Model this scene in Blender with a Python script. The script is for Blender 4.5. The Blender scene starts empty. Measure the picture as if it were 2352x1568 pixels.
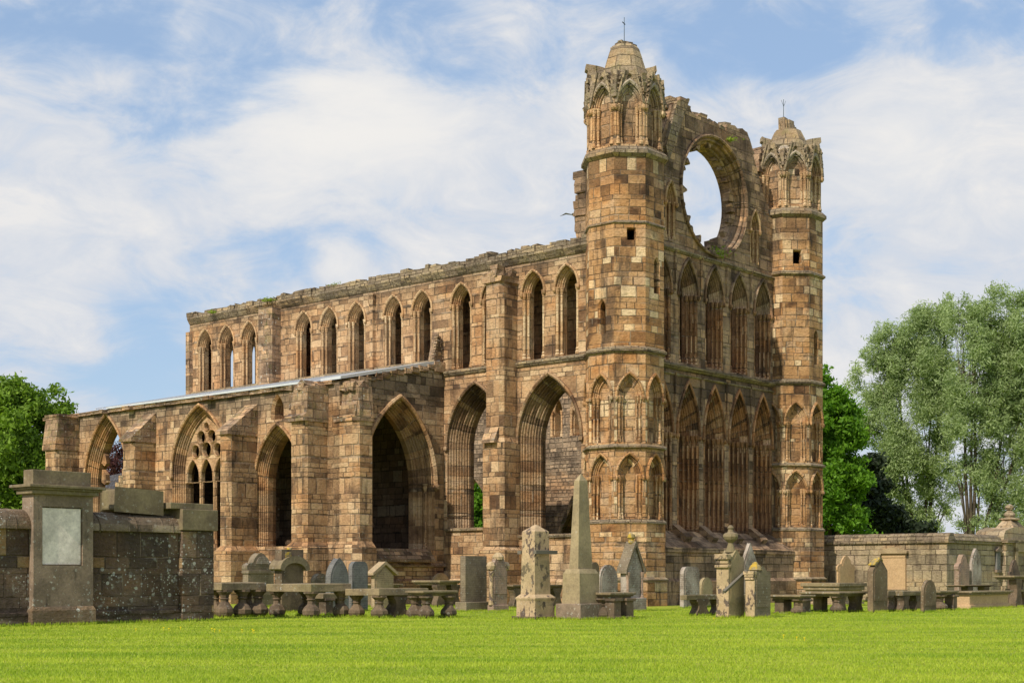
import bpy, math, random
import numpy as np
from mathutils import Vector, Matrix
from mathutils.geometry import delaunay_2d_cdt
R = random.Random(7)
rad = math.radians
sc = bpy.context.scene
COL = sc.collection

# ------------------------------------------------------------------ camera
EYE = 1.2
cam_d = bpy.data.cameras.new("camera"); cam = bpy.data.objects.new("camera", cam_d); COL.objects.link(cam)
cam.location = (0, 0, EYE); cam.rotation_euler = (rad(90), 0, 0)
cam_d.sensor_width = 36; cam_d.lens = 51.32; cam_d.shift_y = 0.2279; cam_d.clip_start = 0.1; cam_d.clip_end = 3000
sc.camera = cam
sc.view_settings.view_transform = 'Standard'; sc.view_settings.look = 'None'
sc.view_settings.exposure = 0.0; sc.view_settings.gamma = 1.0

# building axes: local x runs north along the east gable, local y runs west along the choir
TH = rad(48.95)
U = Vector((math.cos(TH), math.sin(TH), 0)); V = Vector((-U.y, U.x, 0)); O = Vector((4.42, 57.5, 0))
SUN_EL = rad(41); SUN_TH = rad(-5.0)
sd = (-U) * math.cos(SUN_TH) + V * math.sin(SUN_TH)
SUN = Vector((sd.x * math.cos(SUN_EL), sd.y * math.cos(SUN_EL), math.sin(SUN_EL)))

# ------------------------------------------------------------------ node helper
class NT:
    def __init__(s, nt): s.nt = nt; s.n = nt.nodes; s.l = nt.links
    def node(s, t, **k):
        n = s.n.new(t)
        for a, b in k.items(): setattr(n, a, b)
        return n
    def put(s, sock, v):
        if v is None: return
        if hasattr(v, 'is_output'): s.l.new(v, sock)
        else: sock.default_value = v
    def m(s, op, a, b=None, c=None, clamp=False):
        n = s.node('ShaderNodeMath', operation=op, use_clamp=clamp)
        s.put(n.inputs[0], a); s.put(n.inputs[1], b)
        if c is not None: s.put(n.inputs[2], c)
        return n.outputs[0]
    def vm(s, op, a, b=None, out=0):
        n = s.node('ShaderNodeVectorMath', operation=op); s.put(n.inputs[0], a); s.put(n.inputs[1], b)
        return n.outputs[out]
    def mix(s, f, a, b, mode='MIX'):
        n = s.node('ShaderNodeMix', data_type='RGBA', blend_type=mode); s.put(n.inputs[0], f)
        s.put(n.inputs[6], a if hasattr(a, 'is_output') else (*a[:3], 1)); s.put(n.inputs[7], b if hasattr(b, 'is_output') else (*b[:3], 1))
        return n.outputs[2]
    def noise(s, vec, scale, detail=3, rough=0.55, dim='3D', dist=0.0):
        n = s.node('ShaderNodeTexNoise', noise_dimensions=dim); s.put(n.inputs['Scale'], scale)
        n.inputs['Detail'].default_value = detail; n.inputs['Roughness'].default_value = rough; n.inputs['Distortion'].default_value = dist
        if dim == '1D': s.put(n.inputs['W'], vec)
        elif vec is not None: s.put(n.inputs['Vector'], vec)
        return n.outputs[0]
    def map(s, vec, scale=(1, 1, 1), loc=(0, 0, 0)):
        n = s.node('ShaderNodeMapping'); s.put(n.inputs[0], vec); n.inputs['Scale'].default_value = scale; n.inputs['Location'].default_value = loc
        return n.outputs[0]
    def ramp(s, f, stops, interp='LINEAR'):
        n = s.node('ShaderNodeValToRGB'); n.color_ramp.interpolation = interp; e = n.color_ramp.elements
        while len(e) < len(stops): e.new(0.5)
        for el, (p, c) in zip(e, stops):
            el.position = p; el.color = (*c, 1) if len(c) == 3 else c
        s.put(n.inputs[0], f); return n.outputs[0]
    def rng(s, f, a, b, c=0.0, d=1.0, smooth=True):
        n = s.node('ShaderNodeMapRange'); n.interpolation_type = 'SMOOTHSTEP' if smooth else 'LINEAR'
        s.put(n.inputs[0], f)
        for i, x in enumerate((a, b, c, d)): s.put(n.inputs[i + 1], x)
        return n.outputs[0]

# ------------------------------------------------------------------ world
w = bpy.data.worlds.new("World"); sc.world = w; w.use_nodes = True
W = NT(w.node_tree); W.n.clear()
sky = W.node('ShaderNodeTexSky', sky_type='NISHITA'); sky.sun_disc = False
sky.sun_elevation = SUN_EL; sky.sun_rotation = math.atan2(SUN.x, SUN.y); sky.air_density = 1.1; sky.dust_density = 0.6
tc = W.node('ShaderNodeTexCoord').outputs['Generated']
sep = W.node('ShaderNodeSeparateXYZ'); W.l.new(tc, sep.inputs[0])
flow = W.map(tc, (1.0, 1.0, 2.0), (5.5, 2.2, 9.1))
rot = W.node('ShaderNodeVectorRotate', rotation_type='AXIS_ANGLE'); rot.inputs['Axis'].default_value = (0, 1, 0); rot.inputs['Angle'].default_value = rad(-16)
W.l.new(flow, rot.inputs[0])
n1 = W.noise(rot.outputs[0], 4.0, 9, 0.55, dist=0.5)
n2 = W.noise(rot.outputs[0], 13, 8, 0.62, dist=0.6)
def dirof(x, y):
    return Vector(((x - 1176) / 3353, 1, (1320 - y) / 3353)).normalized()
def blob(x, y, r, amp):
    d = W.vm('DISTANCE', tc, tuple(dirof(x, y)), 1)
    return W.m('MULTIPLY', W.rng(d, 0.0, r / 3353.0, 1.0, 0.0), amp)
acc = None
for b_ in [(860, 190, 420, .16), (600, 290, 260, .10), (200, 130, 600, .06), (100, 560, 300, .10), (2050, 340, 240, .16), (2300, 180, 200, .10),
           (2290, 20, 230, -.20), (380, 780, 260, -.24), (630, 570, 170, -.14), (1850, 130, 200, -.10), (60, 800, 240, .16), (780, 610, 110, .24), (1200, 420, 500, .08), (2080, 540, 130, .14), (200, 800, 60, .25), (1500, 150, 400, .05)]:
    o_ = blob(*b_); acc = o_ if acc is None else W.m('ADD', acc, o_)
dens = W.m('ADD', W.m('ADD', W.m('SUBTRACT', W.m('MULTIPLY', n1, 1.6), 0.48 - .14), W.m('MULTIPLY', W.m('SUBTRACT', n2, 0.5), 1.0)), acc)
cm = W.rng(dens, 0.16, 0.60, 0.08, 1.0)
ccol = W.ramp(W.m('ADD', W.m('MULTIPLY', n2, 0.55), W.m('MULTIPLY', dens, 0.5)), [(0.36, (5.6, 6.6, 8.0)), (0.55, (6.7, 7.1, 7.8)), (0.78, (8.3, 8.2, 8.15))])
bright = W.m('ADD', blob(860, 190, 330, 1.0), W.m('ADD', blob(620, 290, 260, .7), W.m('ADD', blob(770, 600, 90, .9), blob(2080, 340, 200, .5))), clamp=True)
ccol = W.mix(W.m('MULTIPLY', bright, W.rng(n1, .35, .6)), ccol, (8.9, 8.7, 8.4))
skyc = W.mix(0.55, W.vm('MULTIPLY', sky.outputs[0], (1.3, 1.3, 1.3)), (3.6, 5.3, 8.1))
colr = W.mix(cm, skyc, ccol)
bg = W.node('ShaderNodeBackground'); bg.inputs[1].default_value = 0.1; W.l.new(colr, bg.inputs[0])
out = W.node('ShaderNodeOutputWorld'); W.l.new(bg.outputs[0], out.inputs[0])
ld = bpy.data.lights.new("sun", 'SUN'); ld.energy = 4.6; ld.angle = rad(0.6); ld.color = (1.0, 0.90, 0.74)
lo = bpy.data.objects.new("sun", ld); COL.objects.link(lo); lo.rotation_euler = SUN.to_track_quat('Z', 'Y').to_euler()

# ------------------------------------------------------------------ materials
def newmat(name):
    m = bpy.data.materials.new(name); m.use_nodes = True; t = NT(m.node_tree); t.n.clear()
    o = t.node('ShaderNodeOutputMaterial'); p = t.node('ShaderNodeBsdfPrincipled'); t.l.new(p.outputs[0], o.inputs[0])
    p.inputs['Roughness'].default_value = 0.9; p.inputs['Specular IOR Level'].default_value = 0.2
    return m, t, p

TAN = [(0.0, (0.066, 0.037, 0.021)), (0.1, (0.133, 0.071, 0.037)), (0.22, (0.343, 0.187, 0.083)), (0.4, (0.447, 0.255, 0.118)), (0.55, (0.509, 0.309, 0.158)), (0.68, (0.489, 0.318, 0.187)), (0.8, (0.603, 0.42, 0.243)), (0.91, (0.738, 0.568, 0.355))]
BROWN = [(0.0, (0.1, 0.052, 0.029)), (0.12, (0.186, 0.097, 0.053)), (0.3, (0.293, 0.156, 0.082)), (0.5, (0.399, 0.207, 0.101)), (0.68, (0.479, 0.271, 0.144)), (0.84, (0.505, 0.318, 0.188)), (0.94, (0.638, 0.416, 0.26))]
GREY = [(0.0, (0.088, 0.058, 0.038)), (0.15, (0.15, 0.099, 0.065)), (0.4, (0.306, 0.205, 0.134)), (0.6, (0.388, 0.265, 0.168)), (0.8, (0.47, 0.317, 0.196)), (0.93, (0.587, 0.38, 0.221))]
PINK = [(0.0, (0.108, 0.065, 0.041)), (0.14, (0.194, 0.116, 0.066)), (0.32, (0.394, 0.241, 0.132)), (0.52, (0.488, 0.311, 0.175)), (0.72, (0.528, 0.361, 0.215)), (0.88, (0.622, 0.443, 0.272))]
DARKW = [(0.0, (.05, .038, .032)), (0.3, (.10, .072, .055)), (0.55, (.16, .115, .085)), (0.8, (.22, .15, .10)), (0.93, (.34, .23, .12))]
CREAM = [(0.0, (0.294, 0.172, 0.09)), (0.2, (0.441, 0.273, 0.147)), (0.5, (0.549, 0.373, 0.213)), (0.8, (0.608, 0.437, 0.269)), (0.95, (0.666, 0.51, 0.326))]
ROOFR = [(0.0, (0.166, 0.137, 0.101)), (0.3, (0.25, 0.196, 0.138)), (0.6, (0.333, 0.265, 0.175)), (0.9, (0.437, 0.333, 0.202))]

def stone(name, pal, h=0.3, bw=0.55, dark=0.5, greyz=None, lichen=0.2, seed=0.0, joint=0.016, moss=0.0, jointcol=(.09, .065, .045), streak=1.0, bump=0.7, amp=0.50, sootz=None, pale=.07, dk=.06, darkcol=(.055, .04, .03)):
    m, t, p = newmat(name)
    uv = t.node('ShaderNodeUVMap'); uv.uv_map = 'UV'
    s = t.node('ShaderNodeSeparateXYZ'); t.l.new(uv.outputs[0], s.inputs[0]); u, v = s.outputs[0], s.outputs[1]
    ob = t.node('ShaderNodeTexCoord').outputs['Object']
    v1 = t.m('ADD', t.m('DIVIDE', v, h), t.m('MULTIPLY', t.m('SUBTRACT', t.noise(t.m('ADD', v, seed), 1.3, 2, dim='1D'), 0.5), 2.6))
    wob = t.m('MULTIPLY', t.m('SUBTRACT', t.noise(ob, 1.5, 2), 0.5), 0.16)
    v1 = t.m('ADD', v1, wob)
    row = t.m('FLOOR', v1); fv = t.m('FRACT', v1)
    wn = t.node('ShaderNodeTexWhiteNoise', noise_dimensions='1D'); t.l.new(t.m('ADD', row, seed), wn.inputs['W']); rr = wn.outputs['Value']
    bwid = t.m('MULTIPLY', t.m('ADD', t.m('MULTIPLY', rr, 0.8), 0.65), bw)
    u1 = t.m('ADD', t.m('DIVIDE', u, bwid), t.m('MULTIPLY', rr, 17.3))
    cmb = t.node('ShaderNodeCombineXYZ'); t.put(cmb.inputs[0], t.m('MULTIPLY', u1, 0.9)); t.put(cmb.inputs[1], t.m('MULTIPLY', row, 3.7))
    u1 = t.m('ADD', u1, t.m('MULTIPLY', t.m('SUBTRACT', t.noise(cmb.outputs[0], 1.0, 0), 0.5), 1.1))
    cl = t.m('FLOOR', u1); fu = t.m('FRACT', u1)
    c2 = t.node('ShaderNodeCombineXYZ'); t.put(c2.inputs[0], cl); t.put(c2.inputs[1], t.m('ADD', row, seed * 1.7))
    wc = t.node('ShaderNodeTexWhiteNoise', noise_dimensions='2D'); t.l.new(c2.outputs[0], wc.inputs['Vector'])
    big = t.noise(ob, 0.75, 3)
    cellv = t.m('ADD', t.m('ADD', t.m('MULTIPLY', t.rng(wc.outputs['Value'], 0, 1, -.5, .5, False), amp), 0.46), t.m('MULTIPLY', t.m('SUBTRACT', big, 0.5), 1.5), clamp=True)
    col = t.ramp(cellv, pal)
    sc_ = t.node('ShaderNodeSeparateColor'); t.l.new(wc.outputs['Color'], sc_.inputs[0])
    col = t.mix(t.m('MULTIPLY', t.rng(sc_.outputs[0], 1 - pale - .01, 1 - pale), .8), col, pal[-1][1]); col = t.mix(t.m('MULTIPLY', t.rng(sc_.outputs[1], 1 - dk - .01, 1 - dk), .55), col, pal[0][1])
    hz = t.noise(t.map(ob, (1, 1, 1.6), (7, 3, seed)), 0.45, 4, .6)
    col = t.mix(t.m('MULTIPLY', t.rng(hz, .50, .66), .55), col, t.mix(1.0, col, (1.12, .88, .66), 'MULTIPLY'))
    col = t.mix(t.m('MULTIPLY', t.rng(hz, .46, .32), .45), col, t.mix(1.0, col, (.92, .90, .98), 'MULTIPLY'))
    # grain and small mottling inside a block
    g1 = t.noise(ob, 9.0, 5, 0.7); g2 = t.noise(t.map(ob, (2, 2, 7)), 3.0, 4, 0.65)
    col = t.mix(1.0, col, t.ramp(g1, [(0.25, (.62, .60, .58)), (0.5, (1, 1, 1)), (0.78, (1.24, 1.22, 1.18))]), 'MULTIPLY')
    col = t.mix(t.m('MULTIPLY', t.rng(g2, .5, .72), .45), col, t.mix(1.0, col, (.55, .47, .40), 'MULTIPLY'))
    # joints
    du = t.m('MULTIPLY', t.m('MINIMUM', fu, t.m('SUBTRACT', 1.0, fu)), bwid)
    dv = t.m('MULTIPLY', t.m('MINIMUM', fv, t.m('SUBTRACT', 1.0, fv)), h)
    jd = t.m('ADD', t.m('MINIMUM', du, dv), t.m('MULTIPLY', t.m('SUBTRACT', g1, 0.5), 0.022))
    jm = t.rng(jd, joint * 0.4, joint * 1.6)
    jc = t.mix(t.rng(t.noise(ob, 1.3, 2), .45, .62), jointcol, (.36, .27, .19) if pal[-1][1][0] > .2 else jointcol)
    col = t.mix(t.m('MULTIPLY', t.m('SUBTRACT', 1.0, jm), t.rng(t.noise(ob, 2.3, 3), .35, .62, .35, .95)), col, jc)
    # soot and water stains
    sn = t.noise(t.map(ob, (1.1, 1.1, 0.30)), 1.0 * streak, 6, 0.68, dist=0.3)
    sn2 = t.noise(t.map(ob, (4.5, 4.5, 0.7)), 1.0, 4, 0.6)
    sf = t.m('ADD', t.m('MULTIPLY', sn, 0.75), t.m('MULTIPLY', sn2, 0.25))
    sf = t.m('MULTIPLY', t.rng(sf, 0.59 - 0.13 * dark, 0.70 - 0.12 * dark), min(0.92, 0.45 + 0.6 * dark))
    sf = t.m('MULTIPLY', sf, t.rng(wc.outputs['Value'], 0.0, 1.0, 1.0, 0.75, False))
    col = t.mix(sf, col, t.mix(0.86, col, darkcol))
    if sootz:
        s2 = t.node('ShaderNodeSeparateXYZ'); t.l.new(ob, s2.inputs[0])
        z2 = t.m('ADD', s2.outputs[2], t.m('MULTIPLY', t.m('SUBTRACT', t.noise(t.map(ob, (1.2, 1.2, .5)), 1.0, 5, .7), 0.5), sootz[3]))
        f2 = t.m('MULTIPLY', t.m('MULTIPLY', t.rng(z2, sootz[0], sootz[0] + .5), t.rng(z2, sootz[1], sootz[1] - .3)), sootz[2])
        f2 = t.m('MULTIPLY', f2, t.rng(wc.outputs['Value'], .15, .9, 1.0, .45, False))
        col = t.mix(f2, col, t.mix(0.82, col, darkcol))
    if greyz:
        sz = t.node('ShaderNodeSeparateXYZ'); t.l.new(ob, sz.inputs[0])
        zz = t.m('ADD', sz.outputs[2], t.m('MULTIPLY', t.m('SUBTRACT', t.noise(ob, 0.8, 4), 0.5), greyz[3]))
        gf = t.m('MULTIPLY', t.rng(zz, greyz[0], greyz[1]), greyz[2])
        bwn = t.node('ShaderNodeRGBToBW'); t.l.new(col, bwn.inputs[0])
        gc = t.node('ShaderNodeCombineColor')
        for i, k in enumerate((1.10, 0.96, 0.76)): t.put(gc.inputs[i], t.m('MULTIPLY', bwn.outputs[0], k * 0.95))
        col = t.mix(gf, col, gc.outputs[0])
    # lichen
    ln = t.noise(ob, 5.5, 6, 0.72)
    lf = t.m('MULTIPLY', t.rng(ln, 0.64 - 0.12 * lichen, 0.70 - 0.08 * lichen), t.m('MULTIPLY', t.rng(t.noise(ob, 0.9, 2), .42, .6), min(1, lichen * 2.2)))
    col = t.mix(t.m('MULTIPLY', lf, .5 if lichen > .35 else 1.0), col, (.50, .50, .44))
    if lichen > .35:
        for vs_, th_ in ((6.0, .40), (15.0, .42)):
            vo = t.node('ShaderNodeTexVoronoi'); t.put(vo.inputs['Vector'], t.vm('ADD', ob, (0, 0, 0))); vo.inputs['Scale'].default_value = vs_
            vc = t.node('ShaderNodeSeparateColor'); t.l.new(vo.outputs['Color'], vc.inputs[0])
            rad_ = t.m('MULTIPLY', t.rng(vc.outputs[0], .45, 1.0, 0.0, th_, False), lichen * 1.25)
            dd_ = t.m('ADD', vo.outputs['Distance'], t.m('MULTIPLY', t.m('SUBTRACT', g1, .5), .22))
            k_ = t.m('MULTIPLY', t.rng(t.m('SUBTRACT', rad_, dd_), 0.0, .05), t.rng(t.noise(ob, .8, 3), .38, .58))
            col = t.mix(t.m('MULTIPLY', k_, .85), col, t.mix(vc.outputs[1], (.42, .42, .37), (.62, .62, .57)))
    if moss:
        mf = t.m('MULTIPLY', t.rng(t.noise(ob, 2.1, 5, 0.65), 0.52, 0.66), moss)
        col = t.mix(mf, col, (.17, .17, .05))
    t.l.new(col, p.inputs['Base Color'])
    hh = t.m('ADD', t.m('MULTIPLY', jm, 0.6), t.m('ADD', t.m('MULTIPLY', wc.outputs['Value'], 0.5), t.m('ADD', t.m('MULTIPLY', g1, 0.9), t.m('MULTIPLY', g2, 0.5))))
    b = t.node('ShaderNodeBump'); b.inputs['Strength'].default_value = min(1, bump * 1.2); b.inputs['Distance'].default_value = 0.09
    t.l.new(hh, b.inputs['Height']); t.l.new(b.outputs[0], p.inputs['Normal'])
    return m

def plain(name, c, c2, dark=0.4, lichen=0.3, yellow=0.0, green=0.2, bump=0.4, text=False, rough=.9, scale=1.0, peel=None):
    m, t, p = newmat(name)
    ob = t.node('ShaderNodeTexCoord').outputs['Object']
    oi = t.node('ShaderNodeObjectInfo'); ob = t.vm('ADD', ob, t.vm('MULTIPLY', oi.outputs['Location'], (.7, .7, .7)))
    a = t.noise(ob, 1.6 * scale, 6, 0.65); g = t.noise(ob, 16 * scale, 4, 0.7)
    col = t.mix(t.rng(a, .35, .65), c, c2)
    col = t.mix(1.0, col, t.ramp(g, [(0.25, (.72, .72, .72)), (0.55, (1, 1, 1)), (0.8, (1.2, 1.2, 1.18))]), 'MULTIPLY')
    st = t.noise(t.map(ob, (6, 6, 0.8)), 1.0 * scale, 5, 0.65); st2 = t.noise(ob, 2.6 * scale, 6, .7)
    sf = t.m('MULTIPLY', t.rng(t.m('ADD', t.m('MULTIPLY', st, .5), t.m('MULTIPLY', st2, .5)), .60 - .16 * dark, .74 - .14 * dark), min(1, dark * 1.6))
    col = t.mix(sf, col, (.045, .038, .03))
    if peel:
        pf = t.rng(t.noise(t.map(ob, (1.6, 1.6, 1)), 3.4 * scale, 6, .7), .54, .57); col = t.mix(pf, col, peel)
    if green: col = t.mix(t.m('MULTIPLY', t.rng(t.noise(ob, 1.1 * scale, 4), .46, .66), green), col, (.19, .165, .075))
    l1 = t.noise(ob, 9 * scale, 5, .7)
    col = t.mix(t.m('MULTIPLY', t.rng(l1, .66 - .14 * lichen, .70 - .12 * lichen), min(1, lichen * 2)), col, (.52, .53, .48))
    vo = t.node('ShaderNodeTexVoronoi'); t.put(vo.inputs['Vector'], ob); vo.inputs['Scale'].default_value = 5.5 * scale
    col = t.mix(t.m('MULTIPLY', t.m('MULTIPLY', t.rng(vo.outputs['Distance'], .26, .18), t.rng(g, .35, .55)), t.m('MULTIPLY', t.rng(a, .45, .6), min(1, lichen * 1.3))), col, (.50, .51, .47))
    if yellow: col = t.mix(t.m('MULTIPLY', t.rng(t.noise(ob, 4.2 * scale, 5), .60 - .3 * yellow, .66 - .3 * yellow), min(1, yellow * 2)), col, (.52, .34, .03))
    h = g
    if text:
        uv = t.node('ShaderNodeUVMap'); uv.uv_map = 'UV'; s = t.node('ShaderNodeSeparateXYZ'); t.l.new(uv.outputs[0], s.inputs[0])
        rw = t.m('FRACT', t.m('DIVIDE', s.outputs[1], 0.075)); on = t.m('MULTIPLY', t.rng(rw, .30, .40), t.rng(rw, .70, .60))
        cmb = t.node('ShaderNodeCombineXYZ'); t.put(cmb.inputs[0], t.m('MULTIPLY', s.outputs[0], 34)); t.put(cmb.inputs[1], t.m('FLOOR', t.m('DIVIDE', s.outputs[1], 0.085)))
        wn = t.noise(cmb.outputs[0], 1.4, 3, .8)
        tf = t.m('MULTIPLY', t.m('MULTIPLY', on, t.rng(wn, .47, .56)), t.m('MULTIPLY', t.rng(a, .38, .58), .60))
        col = t.mix(tf, col, (.04, .035, .03)); h = t.m('SUBTRACT', h, tf)
    t.l.new(col, p.inputs['Base Color']); p.inputs['Roughness'].default_value = rough
    b = t.node('ShaderNodeBump'); b.inputs['Strength'].default_value = bump; b.inputs['Distance'].default_value = 0.03
    t.l.new(t.m('ADD', h, t.m('MULTIPLY', a, 1.5)), b.inputs['Height']); t.l.new(b.outputs[0], p.inputs['Normal'])
    return m

M = {}
M['turret'] = stone('sandstone_turret', TAN, .30, .56, dark=.70, amp=.44, pale=.10, dk=.05, sootz=(15.9, 17.6, .7, 1.6), greyz=(16.5, 20.5, .55, 3), lichen=.08, seed=3)
M['niche'] = stone('sandstone_niche', TAN, .36, .5, dark=.5, greyz=(19.0, 20.6, .8, 1), lichen=.1, seed=11, streak=1.3)
M['belfry'] = stone('sandstone_belfry', CREAM, .42, .42, dark=.45, greyz=(19.2, 20.2, .9, 1), lichen=.1, seed=5, streak=1.3)
M['gable'] = stone('sandstone_gable', GREY, .31, .6, dark=.62, sootz=(8.3, 9.9, .8, 1.2), lichen=.08, seed=8)
M['gablejamb'] = stone('sandstone_gable_jambs', BROWN, .5, 2.5, dark=.75, greyz=(11.8, 14.5, .6, 2), lichen=.05, seed=21, streak=1.4)
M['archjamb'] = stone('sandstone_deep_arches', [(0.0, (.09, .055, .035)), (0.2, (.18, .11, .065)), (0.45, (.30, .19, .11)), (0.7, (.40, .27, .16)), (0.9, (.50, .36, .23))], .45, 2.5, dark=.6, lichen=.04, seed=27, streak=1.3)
M['inner'] = stone('sooty_interior', [(0.0, (.07, .045, .03)), (0.4, (.13, .085, .055)), (0.8, (.18, .125, .08)), (0.95, (.19, .15, .11))], .3, .5, dark=.7, lichen=.0, seed=29, jointcol=(.02, .015, .01))  # stone and joints coloured dark to stand in for shade under the vault
M['choir'] = stone('sandstone_choir', PINK, .29, .58, dark=.50, sootz=(13.3, 14.6, .6, 1.2), greyz=(13.6, 14.4, .8, .6), lichen=.08, seed=2)
M['jamb'] = stone('sandstone_jambs', CREAM, .55, 2.5, dark=.42, lichen=.05, seed=14, joint=.012)
M['aisle'] = stone('sandstone_aisle', PINK, .29, .5, dark=.60, sootz=(7.9, 9.9, .75, 1.8), greyz=(7.4, 9.3, .6, 1.2), lichen=.22, seed=6)
M['aislejamb'] = stone('sandstone_aisle_arches', PINK, .42, 2.5, dark=.4, lichen=.08, seed=17, joint=.012)
M['weather'] = stone('weathered_capping', GREY, .28, .5, dark=.45, lichen=.55, seed=9, moss=.35)
M['top'] = stone('lichened_wallhead', ROOFR, .22, .45, dark=.55, lichen=.4, seed=10, moss=.10, bump=.8)
M['spire'] = stone('turret_spire_stone', ROOFR, .38, .6, dark=.25, lichen=.25, seed=12, moss=.3)
M['rubble'] = stone('rubble_grey', GREY, .2, .34, dark=.3, greyz=(5.2, 6.8, .45, .8), lichen=.12, seed=19, joint=.025)
M['plinth'] = stone('gable_plinth', GREY, .33, .7, dark=.75, lichen=.25, seed=23)
M['gravewall'] = stone('graveyard_wall', DARKW, .37, .72, dark=.35, lichen=.75, seed=31, joint=.014, bump=.9)
M['gravecope'] = stone('graveyard_coping', [(0, (.10, .075, .052)), (.5, (.20, .15, .105)), (1, (.34, .27, .19))], 3.0, 1.1, dark=.4, lichen=.7, seed=33)
M['yardwall'] = stone('yard_wall', [(0, (.20, .16, .11)), (.3, (.31, .25, .17)), (.6, (.40, .32, .21)), (.9, (.48, .38, .26))], .34, .6, dark=.35, lichen=.2, seed=37, moss=.1)
M['housew'] = stone('house_stone', CREAM, .3, .5, dark=.2, lichen=.1, seed=41)
M['slate'] = stone('slate_roof', [(0, (.05, .052, .07)), (.6, (.09, .092, .115)), (1, (.14, .14, .16))], .22, .3, dark=.2, lichen=.15, seed=43, joint=.01)
M['t_warm'] = plain('tomb_warm_sandstone', (.44, .33, .21), (.34, .25, .16), .32, .2, text=True)
M['t_pale'] = plain('tomb_peeling_pale', (.54, .40, .25), (.40, .29, .18), .30, .12, yellow=.02, green=.35, peel=(.12, .09, .075))
M['t_olive'] = plain('tomb_olive_stone', (.36, .285, .17), (.26, .205, .125), .34, .12, green=.3)
M['t_grey'] = plain('tomb_grey_stone', (.25, .20, .14), (.17, .135, .095), .35, .25, text=True)
M['t_blue'] = plain('tomb_bluegrey_stone', (.20, .195, .19), (.145, .142, .14), .12, .18, green=.0, text=True)
M['t_dark'] = plain('tomb_dark_stone', (.14, .10, .065), (.22, .16, .10), .4, .2)
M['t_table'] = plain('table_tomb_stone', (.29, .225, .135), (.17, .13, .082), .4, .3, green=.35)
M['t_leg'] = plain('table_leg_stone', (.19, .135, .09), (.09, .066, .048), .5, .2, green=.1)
M['t_pink'] = plain('tomb_pink_stone', (.40, .27, .20), (.28, .20, .16), .4, .25, text=True)
M['t_white'] = plain('tomb_whitish', (.42, .36, .31), (.24, .19, .155), .4, .4, green=.0, text=True)
M['t_orange'] = plain('wall_tablet_orange', (.52, .36, .21), (.46, .31, .18), .1, .06, green=.0)
M['t_mon'] = plain('monument_stone', (.29, .215, .16), (.18, .135, .10), .48, .32, green=.05)
M['t_cap'] = plain('cap_stone_olive', (.24, .19, .115), (.15, .115, .075), .35, .2, green=.35)
M['marble'] = plain('marble_tablet', (.90, .80, .74), (.62, .55, .50), .35, .1, green=.0, bump=.1, rough=.6, scale=.8)
M['lichen'] = plain('yellow_lichen_stone', (.33, .26, .13), (.25, .20, .10), .25, .1, yellow=.38, scale=2)
M['bark'] = plain('bark', (.09, .07, .05), (.05, .04, .03), .3, .1, green=.2, bump=.8)
def simple(name, c, rough=.6, metal=0.0):
    m, t, p = newmat(name); ob = t.node('ShaderNodeTexCoord').outputs['Object']
    col = t.mix(t.noise(ob, 3, 4), tuple(x * .8 for x in c), tuple(min(1, x * 1.2) for x in c)); t.l.new(col, p.inputs['Base Color'])
    p.inputs['Roughness'].default_value = rough; p.inputs['Metallic'].default_value = metal; return m
M['lead'] = simple('lead_sheet', (.58, .60, .63), .4, .2)
M['iron'] = simple('old_timber_batten', (.15, .135, .11), .8)
M['rod'] = simple('lightning_rod', (.05, .07, .08), .5, .6)
M['gull'] = simple('gull_feathers', (.5, .5, .52), .8)
M['yellowf'] = simple('dandelion_yellow', (.85, .65, .02), .8)
M['path'] = plain('stone_kerb', (.36, .31, .24), (.28, .24, .18), .2, .3)

def leafmat(name, c, c2, tr=.35, band=0.0):
    m, t, p = newmat(name)
    g = t.node('ShaderNodeNewGeometry'); ob = t.node('ShaderNodeTexCoord').outputs['Object']
    f = t.m('ADD', t.m('MULTIPLY', g.outputs['Random Per Island'], .45), t.m('MULTIPLY', t.noise(ob, .55, 5), .9), clamp=True)
    if band: f = t.m('ADD', f, t.m('MULTIPLY', t.m('SUBTRACT', t.noise(t.map(ob, (.13, .8, 1)), 1.0, 4, .6), .5), band), clamp=True)
    col = t.mix(t.rng(f, .3, .95, smooth=False), c, c2)
    t.l.new(col, p.inputs['Base Color']); p.inputs['Roughness'].default_value = .6; p.inputs['Specular IOR Level'].default_value = .25
    tl = t.node('ShaderNodeBsdfTranslucent'); t.l.new(t.mix(1.0, col, (1.15, 1.25, .5), 'MULTIPLY'), tl.inputs[0])
    mx = t.node('ShaderNodeMixShader'); mx.inputs[0].default_value = tr
    o = [n for n in t.n if n.type == 'OUTPUT_MATERIAL'][0]
    t.l.new(p.outputs[0], mx.inputs[1]); t.l.new(tl.outputs[0], mx.inputs[2]); t.l.new(mx.outputs[0], o.inputs[0])
    return m
M['maple'] = leafmat('maple_leaves', (.05, .11, .010), (.22, .35, .04))
M['maple2'] = leafmat('lime_leaves', (.05, .14, .010), (.15, .30, .02))
M['willow'] = leafmat('willow_leaves', (.12, .19, .06), (.42, .51, .26), .38)
M['conifer'] = leafmat('dark_conifer', (.012, .022, .014), (.03, .045, .022), .1)
M['purple'] = leafmat('copper_beech', (.05, .018, .022), (.13, .05, .055), .3)
M['weed'] = leafmat('wall_weeds', (.12, .20, .02), (.28, .36, .04))
M['grass'] = leafmat('grass_blades', (.20, .33, .02), (.47, .55, .06), .42, band=.8)
m, t, p = newmat('lawn'); ob = t.node('ShaderNodeTexCoord').outputs['Object']
a = t.noise(t.map(ob, (.13, .8, 1)), 1.0, 6, .6); b = t.noise(ob, 60, 3, .7); c = t.noise(ob, 5, 5, .7)
col = t.mix(t.rng(a, .3, .7), (.21, .32, .02), (.45, .50, .06))
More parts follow.
